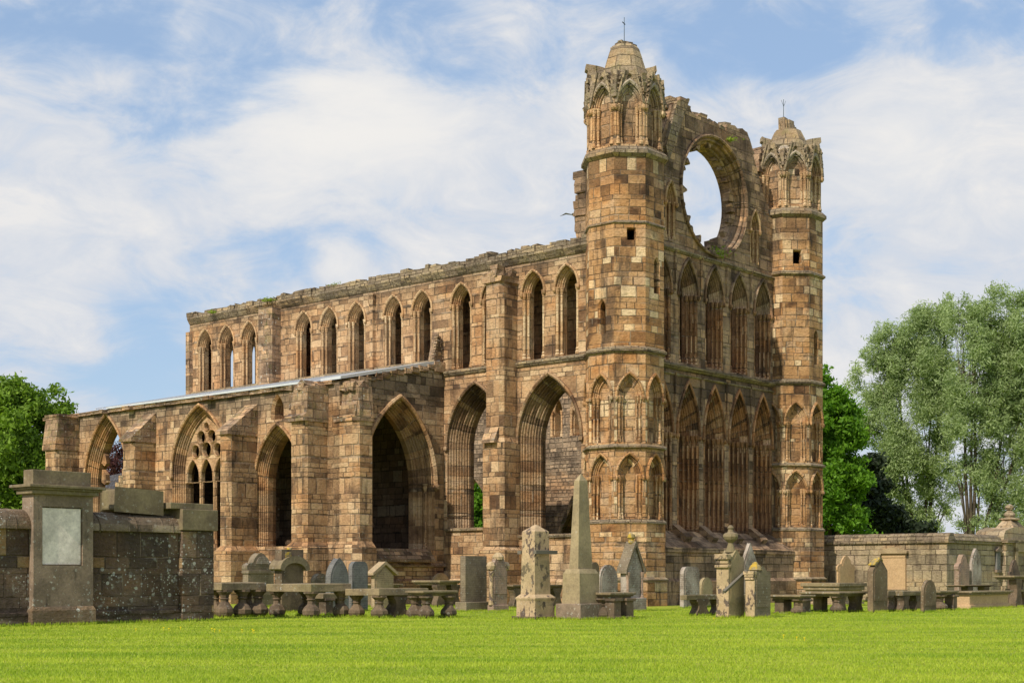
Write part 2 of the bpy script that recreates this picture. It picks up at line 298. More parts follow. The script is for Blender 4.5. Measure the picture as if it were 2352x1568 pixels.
col = t.mix(t.m('MULTIPLY', t.rng(c, .45, .7), .5), col, (.42, .46, .06))
col = t.mix(1.0, col, t.ramp(b, [(.3, (.6, .65, .5)), (.7, (1.15, 1.1, 1.2))]), 'MULTIPLY')
t.l.new(col, p.inputs['Base Color']); bb = t.node('ShaderNodeBump'); bb.inputs['Distance'].default_value = .05; bb.inputs['Strength'].default_value = .8
t.l.new(t.m('ADD', b, c), bb.inputs['Height']); t.l.new(bb.outputs[0], p.inputs['Normal']); M['lawn'] = m

# ------------------------------------------------------------------ mesh builder
class MB:
    def __init__(s): s.v = []; s.f = []; s.uv = []
    def face(s, pts, uv=None):
        i = len(s.v); s.v += [tuple(p) for p in pts]; s.f.append(list(range(i, i + len(pts)))); s.uv.append(uv)
    def box(s, x0, x1, y0, y1, z0, z1, jit=0.0, rnd=R):
        j = lambda: rnd.uniform(-jit, jit)
        c = [[x + j(), y + j(), z + j()] for x in (x0, x1) for y in (y0, y1) for z in (z0, z1)]
        for q in ((0, 1, 3, 2), (4, 6, 7, 5), (0, 4, 5, 1), (2, 3, 7, 6), (0, 2, 6, 4), (1, 5, 7, 3)): s.face([c[k] for k in q])
    def prism(s, plan, z0, z1, top=True, bot=False, plan2=None):
        n = len(plan); p2 = plan2 or plan
        for i in range(n):
            a, b = plan[i], plan[(i + 1) % n]; c, d = p2[(i + 1) % n], p2[i]
            s.face([(a[0], a[1], z0), (b[0], b[1], z0), (c[0], c[1], z1), (d[0], d[1], z1)])
        if top: s.face([(q[0], q[1], z1) for q in p2])
        if bot: s.face([(q[0], q[1], z0) for q in plan][::-1])
    def extr(s, fr, poly, d0, d1):
        n = len(poly)
        s.face([fr(q[0], d0, q[1]) for q in poly]); s.face([fr(q[0], d1, q[1]) for q in poly][::-1])
        for i in range(n):
            a, b = poly[i], poly[(i + 1) % n]
            s.face([fr(a[0], d0, a[1]), fr(b[0], d0, b[1]), fr(b[0], d1, b[1]), fr(a[0], d1, a[1])])
    def lathe(s, cx, cy, prof, n=12, ph=0.0, cap=True, apothem=False):
        k = 1 / math.cos(math.pi / n) if apothem else 1
        ring = lambda r, z: [(cx + r * k * math.cos(ph + 2 * math.pi * i / n), cy + r * k * math.sin(ph + 2 * math.pi * i / n), z) for i in range(n)]
        for (r0, z0), (r1, z1) in zip(prof, prof[1:]):
            a, b = ring(max(r0, 1e-4), z0), ring(max(r1, 1e-4), z1)
            for i in range(n):
                j = (i + 1) % n; s.face([a[i], a[j], b[j], b[i]])
        if cap: s.face(ring(max(prof[-1][0], 1e-4), prof[-1][1]))
    def tube(s, pts, rads, n=7):
        rings = []
        for i, p in enumerate(pts):
            p = Vector(p); d = (Vector(pts[min(i + 1, len(pts) - 1)]) - Vector(pts[max(i - 1, 0)])).normalized()
            x = d.cross(Vector((0.31, 0.9, 0.2))).normalized(); y = d.cross(x)
            rings.append([p + (x * math.cos(a) + y * math.sin(a)) * rads[i] for a in [2 * math.pi * k / n for k in range(n)]])
        for a, b in zip(rings, rings[1:]):
            for i in range(n): s.face([a[i], a[(i + 1) % n], b[(i + 1) % n], b[i]])
        s.face(rings[-1]); s.face(rings[0][::-1])
    def build(s, name, mat, parent=None, smooth=False, bevel=0.0):
        me = bpy.data.meshes.new(name); me.from_pydata(s.v, [], s.f); me.update()
        lay = me.uv_layers.new(name='UV'); data = np.zeros(len(me.loops) * 2, dtype=np.float32); k = 0
        for poly, uv in zip(me.polygons, s.uv):
            if uv is not None:
                for q in uv: data[k] = q[0]; data[k + 1] = q[1]; k += 2
                continue
            n = poly.normal; tx, ty = -n.y, n.x; L = math.hypot(tx, ty)
            if L < 0.15:
                for vi in poly.vertices: c = me.vertices[vi].co; data[k] = c.x; data[k + 1] = c.y; k += 2
            else:
                tx /= L; ty /= L; sl = 1.0 / max(0.35, math.sqrt(max(0, 1 - n.z * n.z)))
                for vi in poly.vertices: c = me.vertices[vi].co; data[k] = c.x * tx + c.y * ty; data[k + 1] = c.z * (sl if abs(n.z) > .3 else 1); k += 2
        lay.data.foreach_set('uv', data)
        me.materials.append(M[mat] if isinstance(mat, str) else mat)
        if smooth: me.polygons.foreach_set('use_smooth', [True] * len(me.polygons))
        o = bpy.data.objects.new(name, me); COL.objects.link(o)
        if parent: o.parent = parent
        if bevel:
            b = bpy.data.meshes; w_ = o.modifiers.new('weld', 'WELD'); w_.merge_threshold = 0.0005
            bv = o.modifiers.new('bevel', 'BEVEL'); bv.width = bevel; bv.segments = 2; bv.limit_method = 'ANGLE'; bv.angle_limit = rad(40)
        return o

def tag(o, label=None, cat=None, group=None, kind=None):
    for k, x in (('label', label), ('category', cat), ('group', group), ('kind', kind)):
        if x: o[k] = x
    return o
def empty(name, loc, rz, label, cat, group=None):
    o = bpy.data.objects.new(name, None); COL.objects.link(o); o.location = loc; o.rotation_euler = (0, 0, rz)
    return tag(o, label, cat, group)

def frame(P, sdir, inn):
    P = Vector(P); sdir = Vector(sdir); inn = Vector(inn)
    return lambda s, d, z: tuple(P + sdir * s + inn * d + Vector((0, 0, z)))
FS = lambda a0: frame((a0, 0, 0), (0, 1, 0), (1, 0, 0))     # south-facing plane at local x = a0, s = local y
FE = lambda b0: frame((0, b0, 0), (1, 0, 0), (0, 1, 0))     # east-facing plane at local y = b0, s = local x

class Arch:
    def __init__(s, c, w, z0, zs, za, n=9): s.c, s.h, s.z0, s.zs, s.n = c, w / 2, z0, zs, n; s.cc = ((za - zs) ** 2 - s.h ** 2) / (2 * s.h)
    def arc(s, o):
        r = s.h + s.cc + o; cc = s.cc; amax = math.acos(max(-1, min(1, cc / r)))
        L = [(s.c + cc - r * math.cos(amax * i / s.n), s.zs + r * math.sin(amax * i / s.n)) for i in range(s.n + 1)]
        Rr = [(2 * s.c - x, z) for x, z in reversed(L[:-1])]
        return L + Rr
    def ring(s, o): return [(s.c - s.h - o, s.z0)] + s.arc(o) + [(s.c + s.h + o, s.z0)]
class Circ:
    def __init__(s, c, r, z, n=40): s.c, s.r, s.z, s.n = c, r, z, n
    def ring(s, o): return [(s.c + (s.r + o) * math.cos(2 * math.pi * i / s.n), s.z + (s.r + o) * math.sin(2 * math.pi * i / s.n)) for i in range(s.n)]
class Rect:
    def __init__(s, s0, s1, z0, z1): s.q = (s0, s1, z0, z1)
    def ring(s, o): a, b, c, d = s.q; return [(a - o, c), (a - o, d + o), (b + o, d + o), (b + o, c)]

def inside(p, poly):
    x, y = p; c = False; n = len(poly); j = n - 1
    for i in range(n):
        xi, yi = poly[i]; xj, yj = poly[j]
        if (yi > y) != (yj > y) and x < (xj - xi) * (y - yi) / (yj - yi) + xi: c = not c
        j = i
    return c
def panel(mb, fr, outer, holes, d=0.0):
    vs = []; es = []
    for poly in [outer] + holes:
        i0 = len(vs); n = len(poly); vs += [Vector(q) for q in poly]; es += [(i0 + i, i0 + (i + 1) % n) for i in range(n)]
    r = delaunay_2d_cdt(vs, es, [], 0, 1e-6)
    for f in r[2]:
        c = sum((r[0][i] for i in f), Vector((0, 0))) / len(f)
        if inside(c, outer) and not any(inside(c, h) for h in holes): mb.face([fr(r[0][i].x, d, r[0][i].y) for i in f])
def mould(mb, fr, op, prof, closed=False, sill=True):
    rings = [(op.ring(o), d) for o, d in prof]; uu = 0
    r0 = rings[len(rings) // 2][0]; ln = [r0[0][1]]
    for a, b in zip(r0, r0[1:] + r0[:1]): ln.append(ln[-1] + math.hypot(b[0] - a[0], b[1] - a[1]))
    for (ra, da), (rb, db) in zip(rings, rings[1:]):
        n = len(ra); du = abs(da - db) + math.hypot(ra[0][0] - rb[0][0], 0)
        for i in range(n if closed else n - 1):
            j = (i + 1) % n
            mb.face([fr(ra[i][0], da, ra[i][1]), fr(ra[j][0], da, ra[j][1]), fr(rb[j][0], db, rb[j][1]), fr(rb[i][0], db, rb[i][1])],
                    [(uu, ln[i]), (uu, ln[i + 1]), (uu + du, ln[i + 1]), (uu + du, ln[i])])
        if sill and not closed:
            mb.face([fr(*(ra[0][0], da, ra[0][1])), fr(ra[-1][0], da, ra[-1][1]), fr(rb[-1][0], db, rb[-1][1]), fr(rb[0][0], db, rb[0][1])])
        uu += du
def hood(mb, fr, arch, o0, o1, proj):
    A, B = arch.arc(o0), arch.arc(o1); n = len(A); L = 0
    mid = arch.arc((o0 + o1) / 2)
    for i in range(n - 1):
        l2 = L + math.hypot(mid[i + 1][0] - mid[i][0], mid[i + 1][1] - mid[i][1])
        pts = lambda k: [(A[k], 0), (A[k], -proj * .6), (((A[k][0] + B[k][0]) / 2, (A[k][1] + B[k][1]) / 2), -proj), (B[k], -proj * .7), (B[k], 0)]
        p, q = pts(i), pts(i + 1)
        for x in range(4): mb.face([fr(p[x][0][0], p[x][1], p[x][0][1]), fr(q[x][0][0], q[x][1], q[x][0][1]), fr(q[x + 1][0][0], q[x + 1][1], q[x + 1][0][1]), fr(p[x + 1][0][0], p[x + 1][1], p[x + 1][0][1])], [(x * .1, L), (x * .1, l2), (x * .1 + .1, l2), (x * .1 + .1, L)])
        L = l2
    for k in (0, n - 1):   # label stops
        sx, z = (A[k][0] + B[k][0]) / 2, A[k][1]; c = fr(sx, -proj * .5, z); r = (o1 - o0) * .75
        mb.lathe(c[0], c[1], [(.3 * r, c[2] - 2.2 * r), (r, c[2] - 1.4 * r), (1.1 * r, c[2] - .5 * r), (r, c[2]), (.2 * r, c[2] + .4 * r)], 6)
def orders(o, d, n, wo, dd, roll=True):
    P = []
    for k in range(n):
        a, b = o - k * wo, d + k * dd
        P += [(a, b), (a - .10 * wo, b + .30 * dd), (a - .05 * wo, b + .5 * dd), (a - .28 * wo, b + .42 * dd), (a - .55 * wo, b + .38 * dd), (a - .72 * wo, b + .6 * dd), (a - .66 * wo, b + .85 * dd), (a - .85 * wo, b + .95 * dd)]
    P.append((o - n * wo, d + n * dd)); return P
def shafts(mb, fr, arch, specs, cap=True, bumps=False):
    for o, d, r in specs:
        for sg in (-1, 1):
            c = fr(arch.c + sg * (arch.h + o), d, 0); z0, zs = arch.z0, arch.zs
            mb.lathe(c[0], c[1], [(r * 1.9, z0), (r * 1.9, z0 + .10), (r * 1.3, z0 + .16), (r * 1.5, z0 + .22), (r, z0 + .28), (r, zs - .34), (r * 1.35, zs - .32), (r, zs - .29), (r * 1.1, zs - .22), (r * 1.75, zs - .09), (r * 1.75, zs - .03), (r * 2.0, zs - .02), (r * 2.0, zs + .04)], 8)

# ------------------------------------------------------------------ cathedral ruin
root = empty('cathedral_ruin', O, TH, 'roofless ruined sandstone cathedral with two octagonal turrets and a round window hole', 'ruined cathedral')

def octa(r): return [(r / math.cos(math.pi / 8) * math.cos(rad(22.5 + 45 * k)), r / math.cos(math.pi / 8) * math.sin(rad(22.5 + 45 * k))) for k in range(8)]
def oct_frames(cx, r):
    out = {}
    for k in range(8):
        ph = rad(45 * k); n = Vector((math.cos(ph), math.sin(ph), 0)); rt = Vector((-n.y, n.x, 0)); w_ = 2 * r * math.tan(math.pi / 8)
        out[45 * k] = (frame(Vector((cx, 0, 0)) + n * r - rt * w_ / 2, rt, -n), w_)
    return out
def tier(mb, cx, r, z0, z1, holes=None):
    for ph, (fr, w_) in oct_frames(cx, r).items():
        h = (holes or {}).get(ph)
        panel(mb, fr, [(0, z0), (w_, z0), (w_, z1), (0, z1)], [h] if h else [])
def string(mb, cx, r, z, h=.2, p=.1):
    mb.lathe(cx, 0, [(r, z - h * .5), (r + p, z - h * .2), (r + p, z + h * .1), (r, z + h * .5)], 8, rad(22.5), cap=False, apothem=True)
def turret(cx, far):
    top = 21.15
    body = MB(); r = 1.47
    wins = []
    body.lathe(cx, 0, [(1.60, -.3), (1.60, .95), (1.53, 1.1), (1.53, 3.2)], 8, rad(22.5), cap=False, apothem=True)
    # niche tiers are an outer shell in front of a core
    core = 1.22
    body.lathe(cx, 0, [(core, 3.0), (core, 9.6)], 8, rad(22.5), cap=False, apothem=True)
    body.lathe(cx, 0, [(core - .08, 17.3), (core - .08, 20.4)], 8, rad(22.5), cap=False, apothem=True)
    T = oct_frames(cx, r); w_ = T[0][1]
    n1_, n2_ = Arch(w_ / 2, .50, 3.35, 5.0, 5.55), Arch(w_ / 2, .50, 6.3, 8.05, 8.62)
    for z0, z1, ar in ((3.2, 6.12, n1_), (6.12, 9.0, n2_)):
        tier(body, cx, r, z0, z1, {ph: ar.ring(.24) for ph in T})
    tier(body, cx, r, 9.0, 9.8)
    hol = {}
    if not far: spec = [(180, Arch(.62, .26, 10.5, 11.5, 11.78)), (270, Arch(.75, .26, 12.1, 13.2, 13.45)), (225, Rect(.52, .82, 14.05, 14.5))]
    else: spec = [(270, Arch(.62, .26, 10.7, 11.9, 12.2)), (225, Rect(.50, .85, 15.15, 15.75))]
    bw = MB()
    wholes = {}
    for ph, a_ in spec: wholes.setdefault(ph, []).append(a_)
    for ph, (fr, ww) in T.items():
        hs = wholes.get(ph, [])
        panel(body, fr, [(0, 9.8), (ww, 9.8), (ww, 17.4), (0, 17.4)], [h_.ring(.07 if isinstance(h_, Arch) else .03) for h_ in hs])
    body.face([(x + cx, y, 9.82) for x, y in octa(1.46)]); body.face([(x + cx, y, 17.39) for x, y in octa(1.46)])
    tb = body.build('turret', 'turret', root)
    for ph, a_ in spec:
        m_ = MB(); fr = T[ph][0]
        o0 = .07 if isinstance(a_, Arch) else .03
        mould(m_, fr, a_, [(o0, 0), (0, .08), (0, .38)], closed=isinstance(a_, Rect))
        m_.build('window', 'niche', tb)
    # string courses
    for rq, z, h, p_ in ((1.53, 1.02, .2, .12), (r, 3.24, .22, .10), (r, 6.14, .2, .12), (r, 9.85, .26, .12), (r, 14.74, .24 if far else .14, .12 if far else .06), (r, 17.45, .42, .16)):
        st = MB(); string(st, cx, rq, z, h, p_); st.build('string_course', 'top', tb)
    for ph in T:
        fr = T[ph][0]
        for ar in (n1_, n2_):
            m_ = MB(); mould(m_, fr, ar, orders(.24, 0, 2, .12, .12))
            hood(m_, fr, ar, .22, .32, .09); shafts(m_, fr, ar, [(.15, .05, .045), (.04, .14, .04)])
            m_.build('niche', 'niche', tb)
    # belfry
    rb = 1.40; B = oct_frames(cx, rb); wb = B[0][1]
    bf = MB(); ab = Arch(wb / 2, .54, 17.75, 19.25, 19.85)
    tier(bf, cx, rb, 17.45, 20.0, {ph: ab.ring(.24) for ph in B})
    bf.lathe(cx, 0, [(rb, 20.0), (rb - .25, 20.35), (.95, 20.6)], 8, rad(22.5), cap=True, apothem=True)
    be = bf.build('belfry', 'belfry', tb)
    rr = random.Random(5 if far else 4)
    for ph in B:
        fr = B[ph][0]; m_ = MB()
        mould(m_, fr, ab, orders(.24, 0, 2, .12, .13)); hood(m_, fr, ab, .21, .33, .10)
        shafts(m_, fr, ab, [(.17, .03, .055), (.05, .15, .05)])
        m_.build('niche', 'belfry', tb)
        g = MB(); zt = 20.62 - rr.uniform(0, .06)
        hw = wb / 2 - .03; tw = .17; oa = Arch(wb / 2, .54, 19.2, 19.25, 19.85, 6)
        arc_ = [(min(max(q[0], .02), wb - .02), q[1]) for q in oa.arc(.26)]
        P = [(wb / 2 - hw, 19.24), (wb / 2 + hw, 19.24), (wb / 2 + tw, zt), (wb / 2 - tw, zt)]
        tre = Arch(wb / 2, .24, 20.12, 20.28, 20.45, 4)
        panel(g, fr, [P[3], (wb / 2 - hw, 19.26)] + arc_ + [(wb / 2 + hw, 19.26), P[2]], [tre.ring(0)], -.06)
        mould(g, fr, tre, [(0, -.06), (-.03, .03)]); panel(g, fr, tre.ring(0), [], .035)
        zi = rr.choice([20.72, 20.6, 20.66])
        g.face([fr(P[3][0], -.06, zt), fr(wb / 2 - hw * .75, .05, 19.8), fr(wb * .35, .6, 20.1), fr(wb / 2 - tw, .65, zi)]); g.face([fr(P[2][0], -.06, zt), fr(wb / 2 + hw * .75, .05, 19.8), fr(wb * .65, .6, 20.1), fr(wb / 2 + tw, .65, zi)])
        g.face([fr(P[3][0], -.06, zt), fr(P[2][0], -.06, zt), fr(wb / 2 + tw, .65, zi), fr(wb / 2 - tw, .65, zi)])
        # raking moulding + crockets
        for sg in (-1, 1):
            p0 = (wb / 2 + sg * hw, 19.3); p1 = (wb / 2 + sg * (tw + .02), zt + .03); nn = 7
            q = [(p0[0] - .035, p0[1]), (p0[0] + .035, p0[1]), (p1[0] + .035, p1[1]), (p1[0] - .035, p1[1])]
            g.extr(fr, q, -.14, -.05)
            for i in range(2, nn):
                f_ = i / nn; x = p0[0] + (p1[0] - p0[0]) * f_ + sg * .07; z = p0[1] + (p1[1] - p0[1]) * f_
                c = fr(x, -.08, z); s_ = rr.uniform(.028, .055); g.box(c[0] - s_, c[0] + s_, c[1] - s_, c[1] + s_, z - s_, z + s_, .025, rr)
        g.build('gablet', 'spire', tb)
    pn = MB(); broken = {180: 0, 135: 0}
    for k in range(8):   # broken corner pinnacles between the gablets
        ang = rad(22.5 + 45 * k); px, py = cx + (rb / .924 - .06) * math.cos(ang), (rb / .924 - .06) * math.sin(ang)
        z = 19.55; rr_ = .13
        hgt = rr.uniform(.6, 1.05)
        while z < 19.55 + hgt:
            hh = rr.uniform(.14, .28); r2 = rr_ * rr.uniform(.8, 1.3)
            inx, iny = -math.cos(ang) * (z - 19.55) * .22, -math.sin(ang) * (z - 19.55) * .22
            pn.box(px + inx - r2, px + inx + r2, py + iny - r2, py + iny + r2, z, z + hh, .05, rr); z += hh * .9
    for k in range(22):
        ang = rr.uniform(0, 6.28); q = rr.uniform(.85, 1.2); s_ = rr.uniform(.07, .16); z = rr.uniform(20.1, 20.5) - (q - .85) * .5
        pn.box(cx + q * math.cos(ang) - s_, cx + q * math.cos(ang) + s_, q * math.sin(ang) - s_, q * math.sin(ang) + s_, z, z + s_ * 1.5, .06, rr)
    # big broken gablet roof slabs on the outer side
    for ang, l_ in (((135, 1.50), (315, 1.22), (45, 1.3)) if not far else ((315, 1.48), (135, 1.2), (45, 1.4))):
        a_ = rad(ang); d_ = Vector((math.cos(a_), math.sin(a_), 0)); n_ = Vector((-d_.y, d_.x, 0))
        fr = frame(Vector((cx, 0, 0)), d_, n_)
        pn.extr(fr, [(.6, 20.4), (.6, 20.95), (.85, 21.1), (1.1, 21.16), (l_ + .02, 21.22), (l_ + .05, 21.0), (l_ - .04, 20.95), (l_ - .02, 20.6), (l_ - .1, 20.5), (l_ - .06, 20.0), (1.0, 20.0)], -.19, .17)
    pn.build('broken_pinnacles', 'spire', tb)
    sp = MB()
    if not far: prof = [(1.15, 20.0), (.96, 20.5), (.80, 21.0), (.66, 21.5), (.56, 21.82), (.47, 21.95), (.30, 22.0)]
    else: prof = [(1.15, 20.0), (.96, 20.5), (.74, 21.1), (.56, 21.5)]
    sp.lathe(cx, 0, prof, 8, rad(22.5), apothem=True)
    if far:
        for i in range(10):
            f_ = i / 9; x = cx - .38 + f_ * .75; y = -.3 * f_ + rr.uniform(-.1, .1); z = 22.05 - f_ * .75 + rr.uniform(-.05, .05); s_ = .17
            sp.box(x - s_, x + s_, y - s_, y + s_, 21.3, z, .04, rr)
    for i in range(16):
        a_ = rr.uniform(0, 6.28); q = rr.uniform(.05, .42)
        if not far: sp.box(cx + q * math.cos(a_) - .12, cx + q * math.cos(a_) + .12, q * math.sin(a_) - .12, q * math.sin(a_) + .12, 21.85, 22.16 - q * .35 + rr.uniform(-.04, .08), .04, rr)
    sp.build('spire', 'spire', tb)
    rx = cx - (.35 if far else 0); zt = 22.9 if far else 23.15
    ro = MB(); ro.tube([(rx, 0, 21.7), (rx, 0, zt)], [.018, .012], 5)
    if far:
        ro.tube([(rx, 0, zt - .35), (rx + .2, .0, zt - .02)], [.012, .008], 4); ro.tube([(rx, 0, zt - .3), (rx - .12, .05, zt - .05)], [.012, .008], 4)
    else: ro.tube([(rx - .12, 0, zt - .22), (rx + .06, 0, zt - .27)], [.02, .02], 4)
    ro.build('lightning_rod', 'rod', tb)
    tag(tb, 'far lower turret' if far else 'near tall turret')
turret(0.0, False); turret(12.5, True)

# ---- east gable
GB = -0.10; GT = 1.6; fe = FE(GB)
zr = 17.30; rose = Circ(6.25, 2.16, zr, 48)
lan1 = [Arch(2.35 + 1.95 * k, .62, 3.0, 7.0, 8.3) for k in range(5)]
lan2 = [Arch(2.35 + 1.95 * k, .74, 9.98, 12.85, 13.85) for k in range(5)]
bl = [Arch(3.02, .30, 14.95, 16.45, 16.95), Arch(9.50, .30, 14.95, 16.45, 16.95)]
rr = random.Random(21)
toppts = [(1.2, 16.8), (2.3, 18.85), (2.68, 19.45), (3.2, 20.5), (3.5, 20.62), (3.75, 20.9), (4.15, 20.95), (4.2, 20.75), (4.45, 20.65), (4.6, 20.45), (5.0, 20.42), (5.1, 20.55), (5.7, 20.55), (5.75, 20.4), (6.2, 20.42), (6.3, 20.52), (6.6, 20.45), (6.7, 20.3), (7.2, 20.35), (7.25, 20.62), (7.9, 20.70), (8.1, 20.62), (8.5, 20.72), (8.85, 20.62), (9.1, 20.4), (9.35, 20.0), (9.42, 19.7), (9.8, 19.0), (9.95, 18.7), (10.6, 17.6), (10.75, 17.3), (11.3, 17.2)]
outer = [(1.2, -.3), (11.3, -.3)] + toppts[::-1]
gm = MB()
panel(gm, fe, outer, [a_.ring(.50) for a_ in lan1] + [a_.ring(.32) for a_ in lan2] + [rose.ring(.42)] + [a_.ring(.22) for a_ in bl])
UT = 1.05
lo_ = [(1.2, -.3), (11.3, -.3), (11.3, 9.7), (1.2, 9.7)]; hi_ = [(1.2, 9.7), (11.3, 9.7)] + toppts[::-1]
panel(gm, fe, lo_, [a_.ring(.1) for a_ in lan1], GT + .1); panel(gm, fe, hi_, [a_.ring(.05) for a_ in lan2] + [rose.ring(.05)], UT)
gm.face([fe(1.2, UT, 9.7), fe(11.3, UT, 9.7), fe(11.3, GT + .1, 9.7), fe(1.2, GT + .1, 9.7)])
n_ = len(outer)
for i in range(n_):
    a_, b_ = outer[i], outer[(i + 1) % n_]; gm.face([fe(a_[0], 0, a_[1]), fe(b_[0], 0, b_[1]), fe(b_[0], (GT + .1) if max(a_[1], b_[1]) < 5 else UT, b_[1]), fe(a_[0], (GT + .1) if max(a_[1], b_[1]) < 5 else UT, a_[1])])
gab = gm.build('east_gable', 'gable', root)
for a_ in lan1:
    m_ = MB(); mould(m_, fe, a_, orders(.50, 0, 4, .125, .16) + [(0, .85)]); hood(m_, fe, a_, .46, .57, .10)
    shafts(m_, fe, a_, [(.42, .04, .055), (.31, .19, .055), (.19, .35, .055), (.07, .51, .05)])
    m_.build('lancet_window', 'gablejamb', gab)
for a_ in lan2:
    m_ = MB(); mould(m_, fe, a_, orders(.32, 0, 3, .107, .15) + [(0, .58)]); hood(m_, fe, a_, .30, .41, .10)
    shafts(m_, fe, a_, [(.24, .06, .055), (.13, .21, .055), (.03, .36, .05)])
    m_.build('lancet_window', 'gablejamb', gab)
for a_ in bl:
    m_ = MB(); mould(m_, fe, a_, orders(.22, 0, 2, .11, .16)); panel(m_, fe, a_.ring(0), [], .32); hood(m_, fe, a_, .19, .30, .09)
    shafts(m_, fe, a_, [(.14, .05, .045), (.03, .2, .045)]); m_.build('blind_lancet', 'jamb', gab)
m_ = MB()
mould(m_, fe, rose, [(.42, 0), (.42, -.10), (.36, -.13), (.30, -.08), (.30, 0), (.27, .05), (.22, .02), (.18, .05), (.17, .2), (.11, .22), (.07, .26), (.06, .4), (.0, .45), (0, .7), (.05, .78), (.05, UT)], closed=True)
m_.build('round_window', 'gable', gab)
for k in range(22):   # stumps of the lost tracery
    a_ = 2 * math.pi * k / 22 + rr.uniform(-.08, .08); L_ = rr.uniform(.10, .30) if rr.random() < .7 else .05
    if 1.1 < a_ < 2.0: L_ *= .5
    ca, sa = math.cos(a_), math.sin(a_); q0, q1 = 2.22, 2.16 - L_; wv = rr.uniform(.10, .2)
    P = [(6.25 + q0 * ca - wv * sa, zr + q0 * sa + wv * ca), (6.25 + q0 * ca + wv * sa, zr + q0 * sa - wv * ca), (6.25 + q1 * ca + .04 * sa, zr + q1 * sa - .04 * ca), (6.25 + q1 * ca - .03 * sa, zr + q1 * sa + .03 * ca)]
    m_ = MB(); m_.extr(fe, P, *((.10, .34) if ca < 0 else (.5, .75))); m_.build('tracery_stump', 'gable', gab)
for a0 in (-1.35, -1.05, -.25, -.02, .2): # bigger broken blocks low on the north side
    ca, sa = math.cos(a0), math.sin(a0); c = fe(6.25 + 2.05 * ca, .5, zr + 2.05 * sa); m_ = MB(); m_.box(c[0] - .2, c[0] + .2, c[1] - .15, c[1] + .2, c[2] - .16, c[2] + .2, .06, rr); m_.build('tracery_stump', 'gable', gab)
for z, p_, h_ in ((14.55, .14, .20), (9.78, .22, .24), (9.45, .08, .1)):
    x = 1.45; m_ = MB()
    while x < 11.0:
        w_ = rr.uniform(.5, 1.1); e = rr.uniform(-.03, .02)
        m_.extr(frame((0, GB, 0), (0, -1, 0), (1, 0, 0)), [(-.05, z - h_ * .6), (p_ * .4, z - h_ * .5), (p_ + e, z - h_ * .1), (p_ + e, z + h_ * .2), (-.05, z + h_ * .55)], x, min(11.05, x + w_ - .01)); x += w_
    m_.build('string_course', 'top', gab)
for k in range(6):
    x = 2.35 - .975 + 1.95 * k
    if 1.5 < x < 11:
        for pr_ in ([(.07, 12.9), (.07, 14.4), (.11, 14.5)], [(.06, 7.9), (.06, 9.4), (.1, 9.5)]): m_ = MB(); m_.lathe(x, GB - .03, pr_, 6); m_.build('wall_shaft', 'gable', gab)
m_ = MB()
for sg, s0 in ((1, 2.55), (-1, 9.95)):   # raking cope of the old roof
    q = [(s0, 18.2 if sg > 0 else 18.2), (s0 + sg * .02, 18.95), (s0 + sg * .72, 20.55 if sg > 0 else 20.35), (s0 + sg * 1.5, 20.95 if sg > 0 else 20.5), (s0 + sg * 1.1, 20.2)]
    if sg > 0: m_.extr(fe, [(2.5, 18.6), (3.3, 20.62), (4.1, 20.92), (4.2, 20.9), (3.15, 18.9), (2.7, 18.0)], -.16, .0)
m_.build('roof_raggle', 'top', gab)
m_ = MB()   # plinth with weathered slope below the lower lancets
px = frame((0, 0, 0), (0, 1, 0), (1, 0, 0))
m_.extr(px, [(-1.0, -.3), (-1.0, 2.1), (-1.06, 2.12), (-1.06, 2.3), (-.95, 2.38), (GB + .05, 3.02), (GB + .05, -.3)], 1.3, 11.3)
m_.extr(px, [(-1.14, -.3), (-1.14, .95), (-1.0, 1.08), (-.9, -.3)], 1.3, 11.3)
for k in range(5):
    x = 2.35 + 1.95 * k - .97
    m_.extr(px, [(-.72, 2.55), (-.85, 2.75), (-.2, 3.25), (-.05, 3.3), (-.05, 2.6)], x - .22, x + .22)
m_.build('plinth', 'plinth', gab)
m_ = MB()   # rubble wall head
for i in range(60):
    s_ = rr.uniform(2.6, 9.6); zt = 0
    for (x0, z0), (x1, z1) in zip(toppts, toppts[1:]):
        if x0 <= s_ <= x1: zt = z0 + (z1 - z0) * (s_ - x0) / (x1 - x0)
    h_ = rr.uniform(.08, .18); d_ = rr.uniform(0, 1.3); m_.box(s_ - .2, s_ + .2, GB + d_ * .5, GB + d_ * .5 + .4, zt - .12, zt + h_ * .6, .05, rr)
m_.build('wallhead', 'top', gab)

m_ = MB()
for i in range(22):
    z = 14.2 + i * .29; m_.box(10.8 + rr.uniform(-.06, .05) + max(0, i - 18) * .08, 11.9, .5 + rr.uniform(-.05, .05), 1.25, z, z + .28, .03, rr)
m_.build('broken_wall_stub', 'gable', gab)

# ---- choir south wall
CA = -0.7; CT = 1.25; fs = FS(CA)
LC = [2.34, 4.10, 6.35, 8.10, 10.45, 12.25, 14.65, 16.50, 18.30, 22.35, 24.10, 25.85]
cl = [Arch(c, .74, 10.0, 12.75, 13.38) for c in LC]
la = [Arch(3.25, 2.30, 2.85, 6.7, 8.75, 12), Arch(7.30, 2.30, 3.2, 6.7, 8.75, 12)]
top = [(b_, 14.1) for b_ in (1.0, 27.15)]
outer = [(1.0, -.3), (1.0, 14.1), (27.15, 14.1), (27.15, -.3)]
cw = MB()
panel(cw, fs, outer, [a_.ring(.22) for a_ in cl] + [a_.ring(.5) for a_ in la])
panel(cw, fs, [(1.0, -.3), (1.0, 9.9), (27.15, 9.9), (27.15, -.3)], [a_.ring(.1) for a_ in la], CT)
wl = [(1.0, 9.9), (1.0, 14.1), (27.15, 14.1), (27.15, 9.9)]
panel(cw, fs, wl, [a_.ring(.0) for a_ in cl], .48)
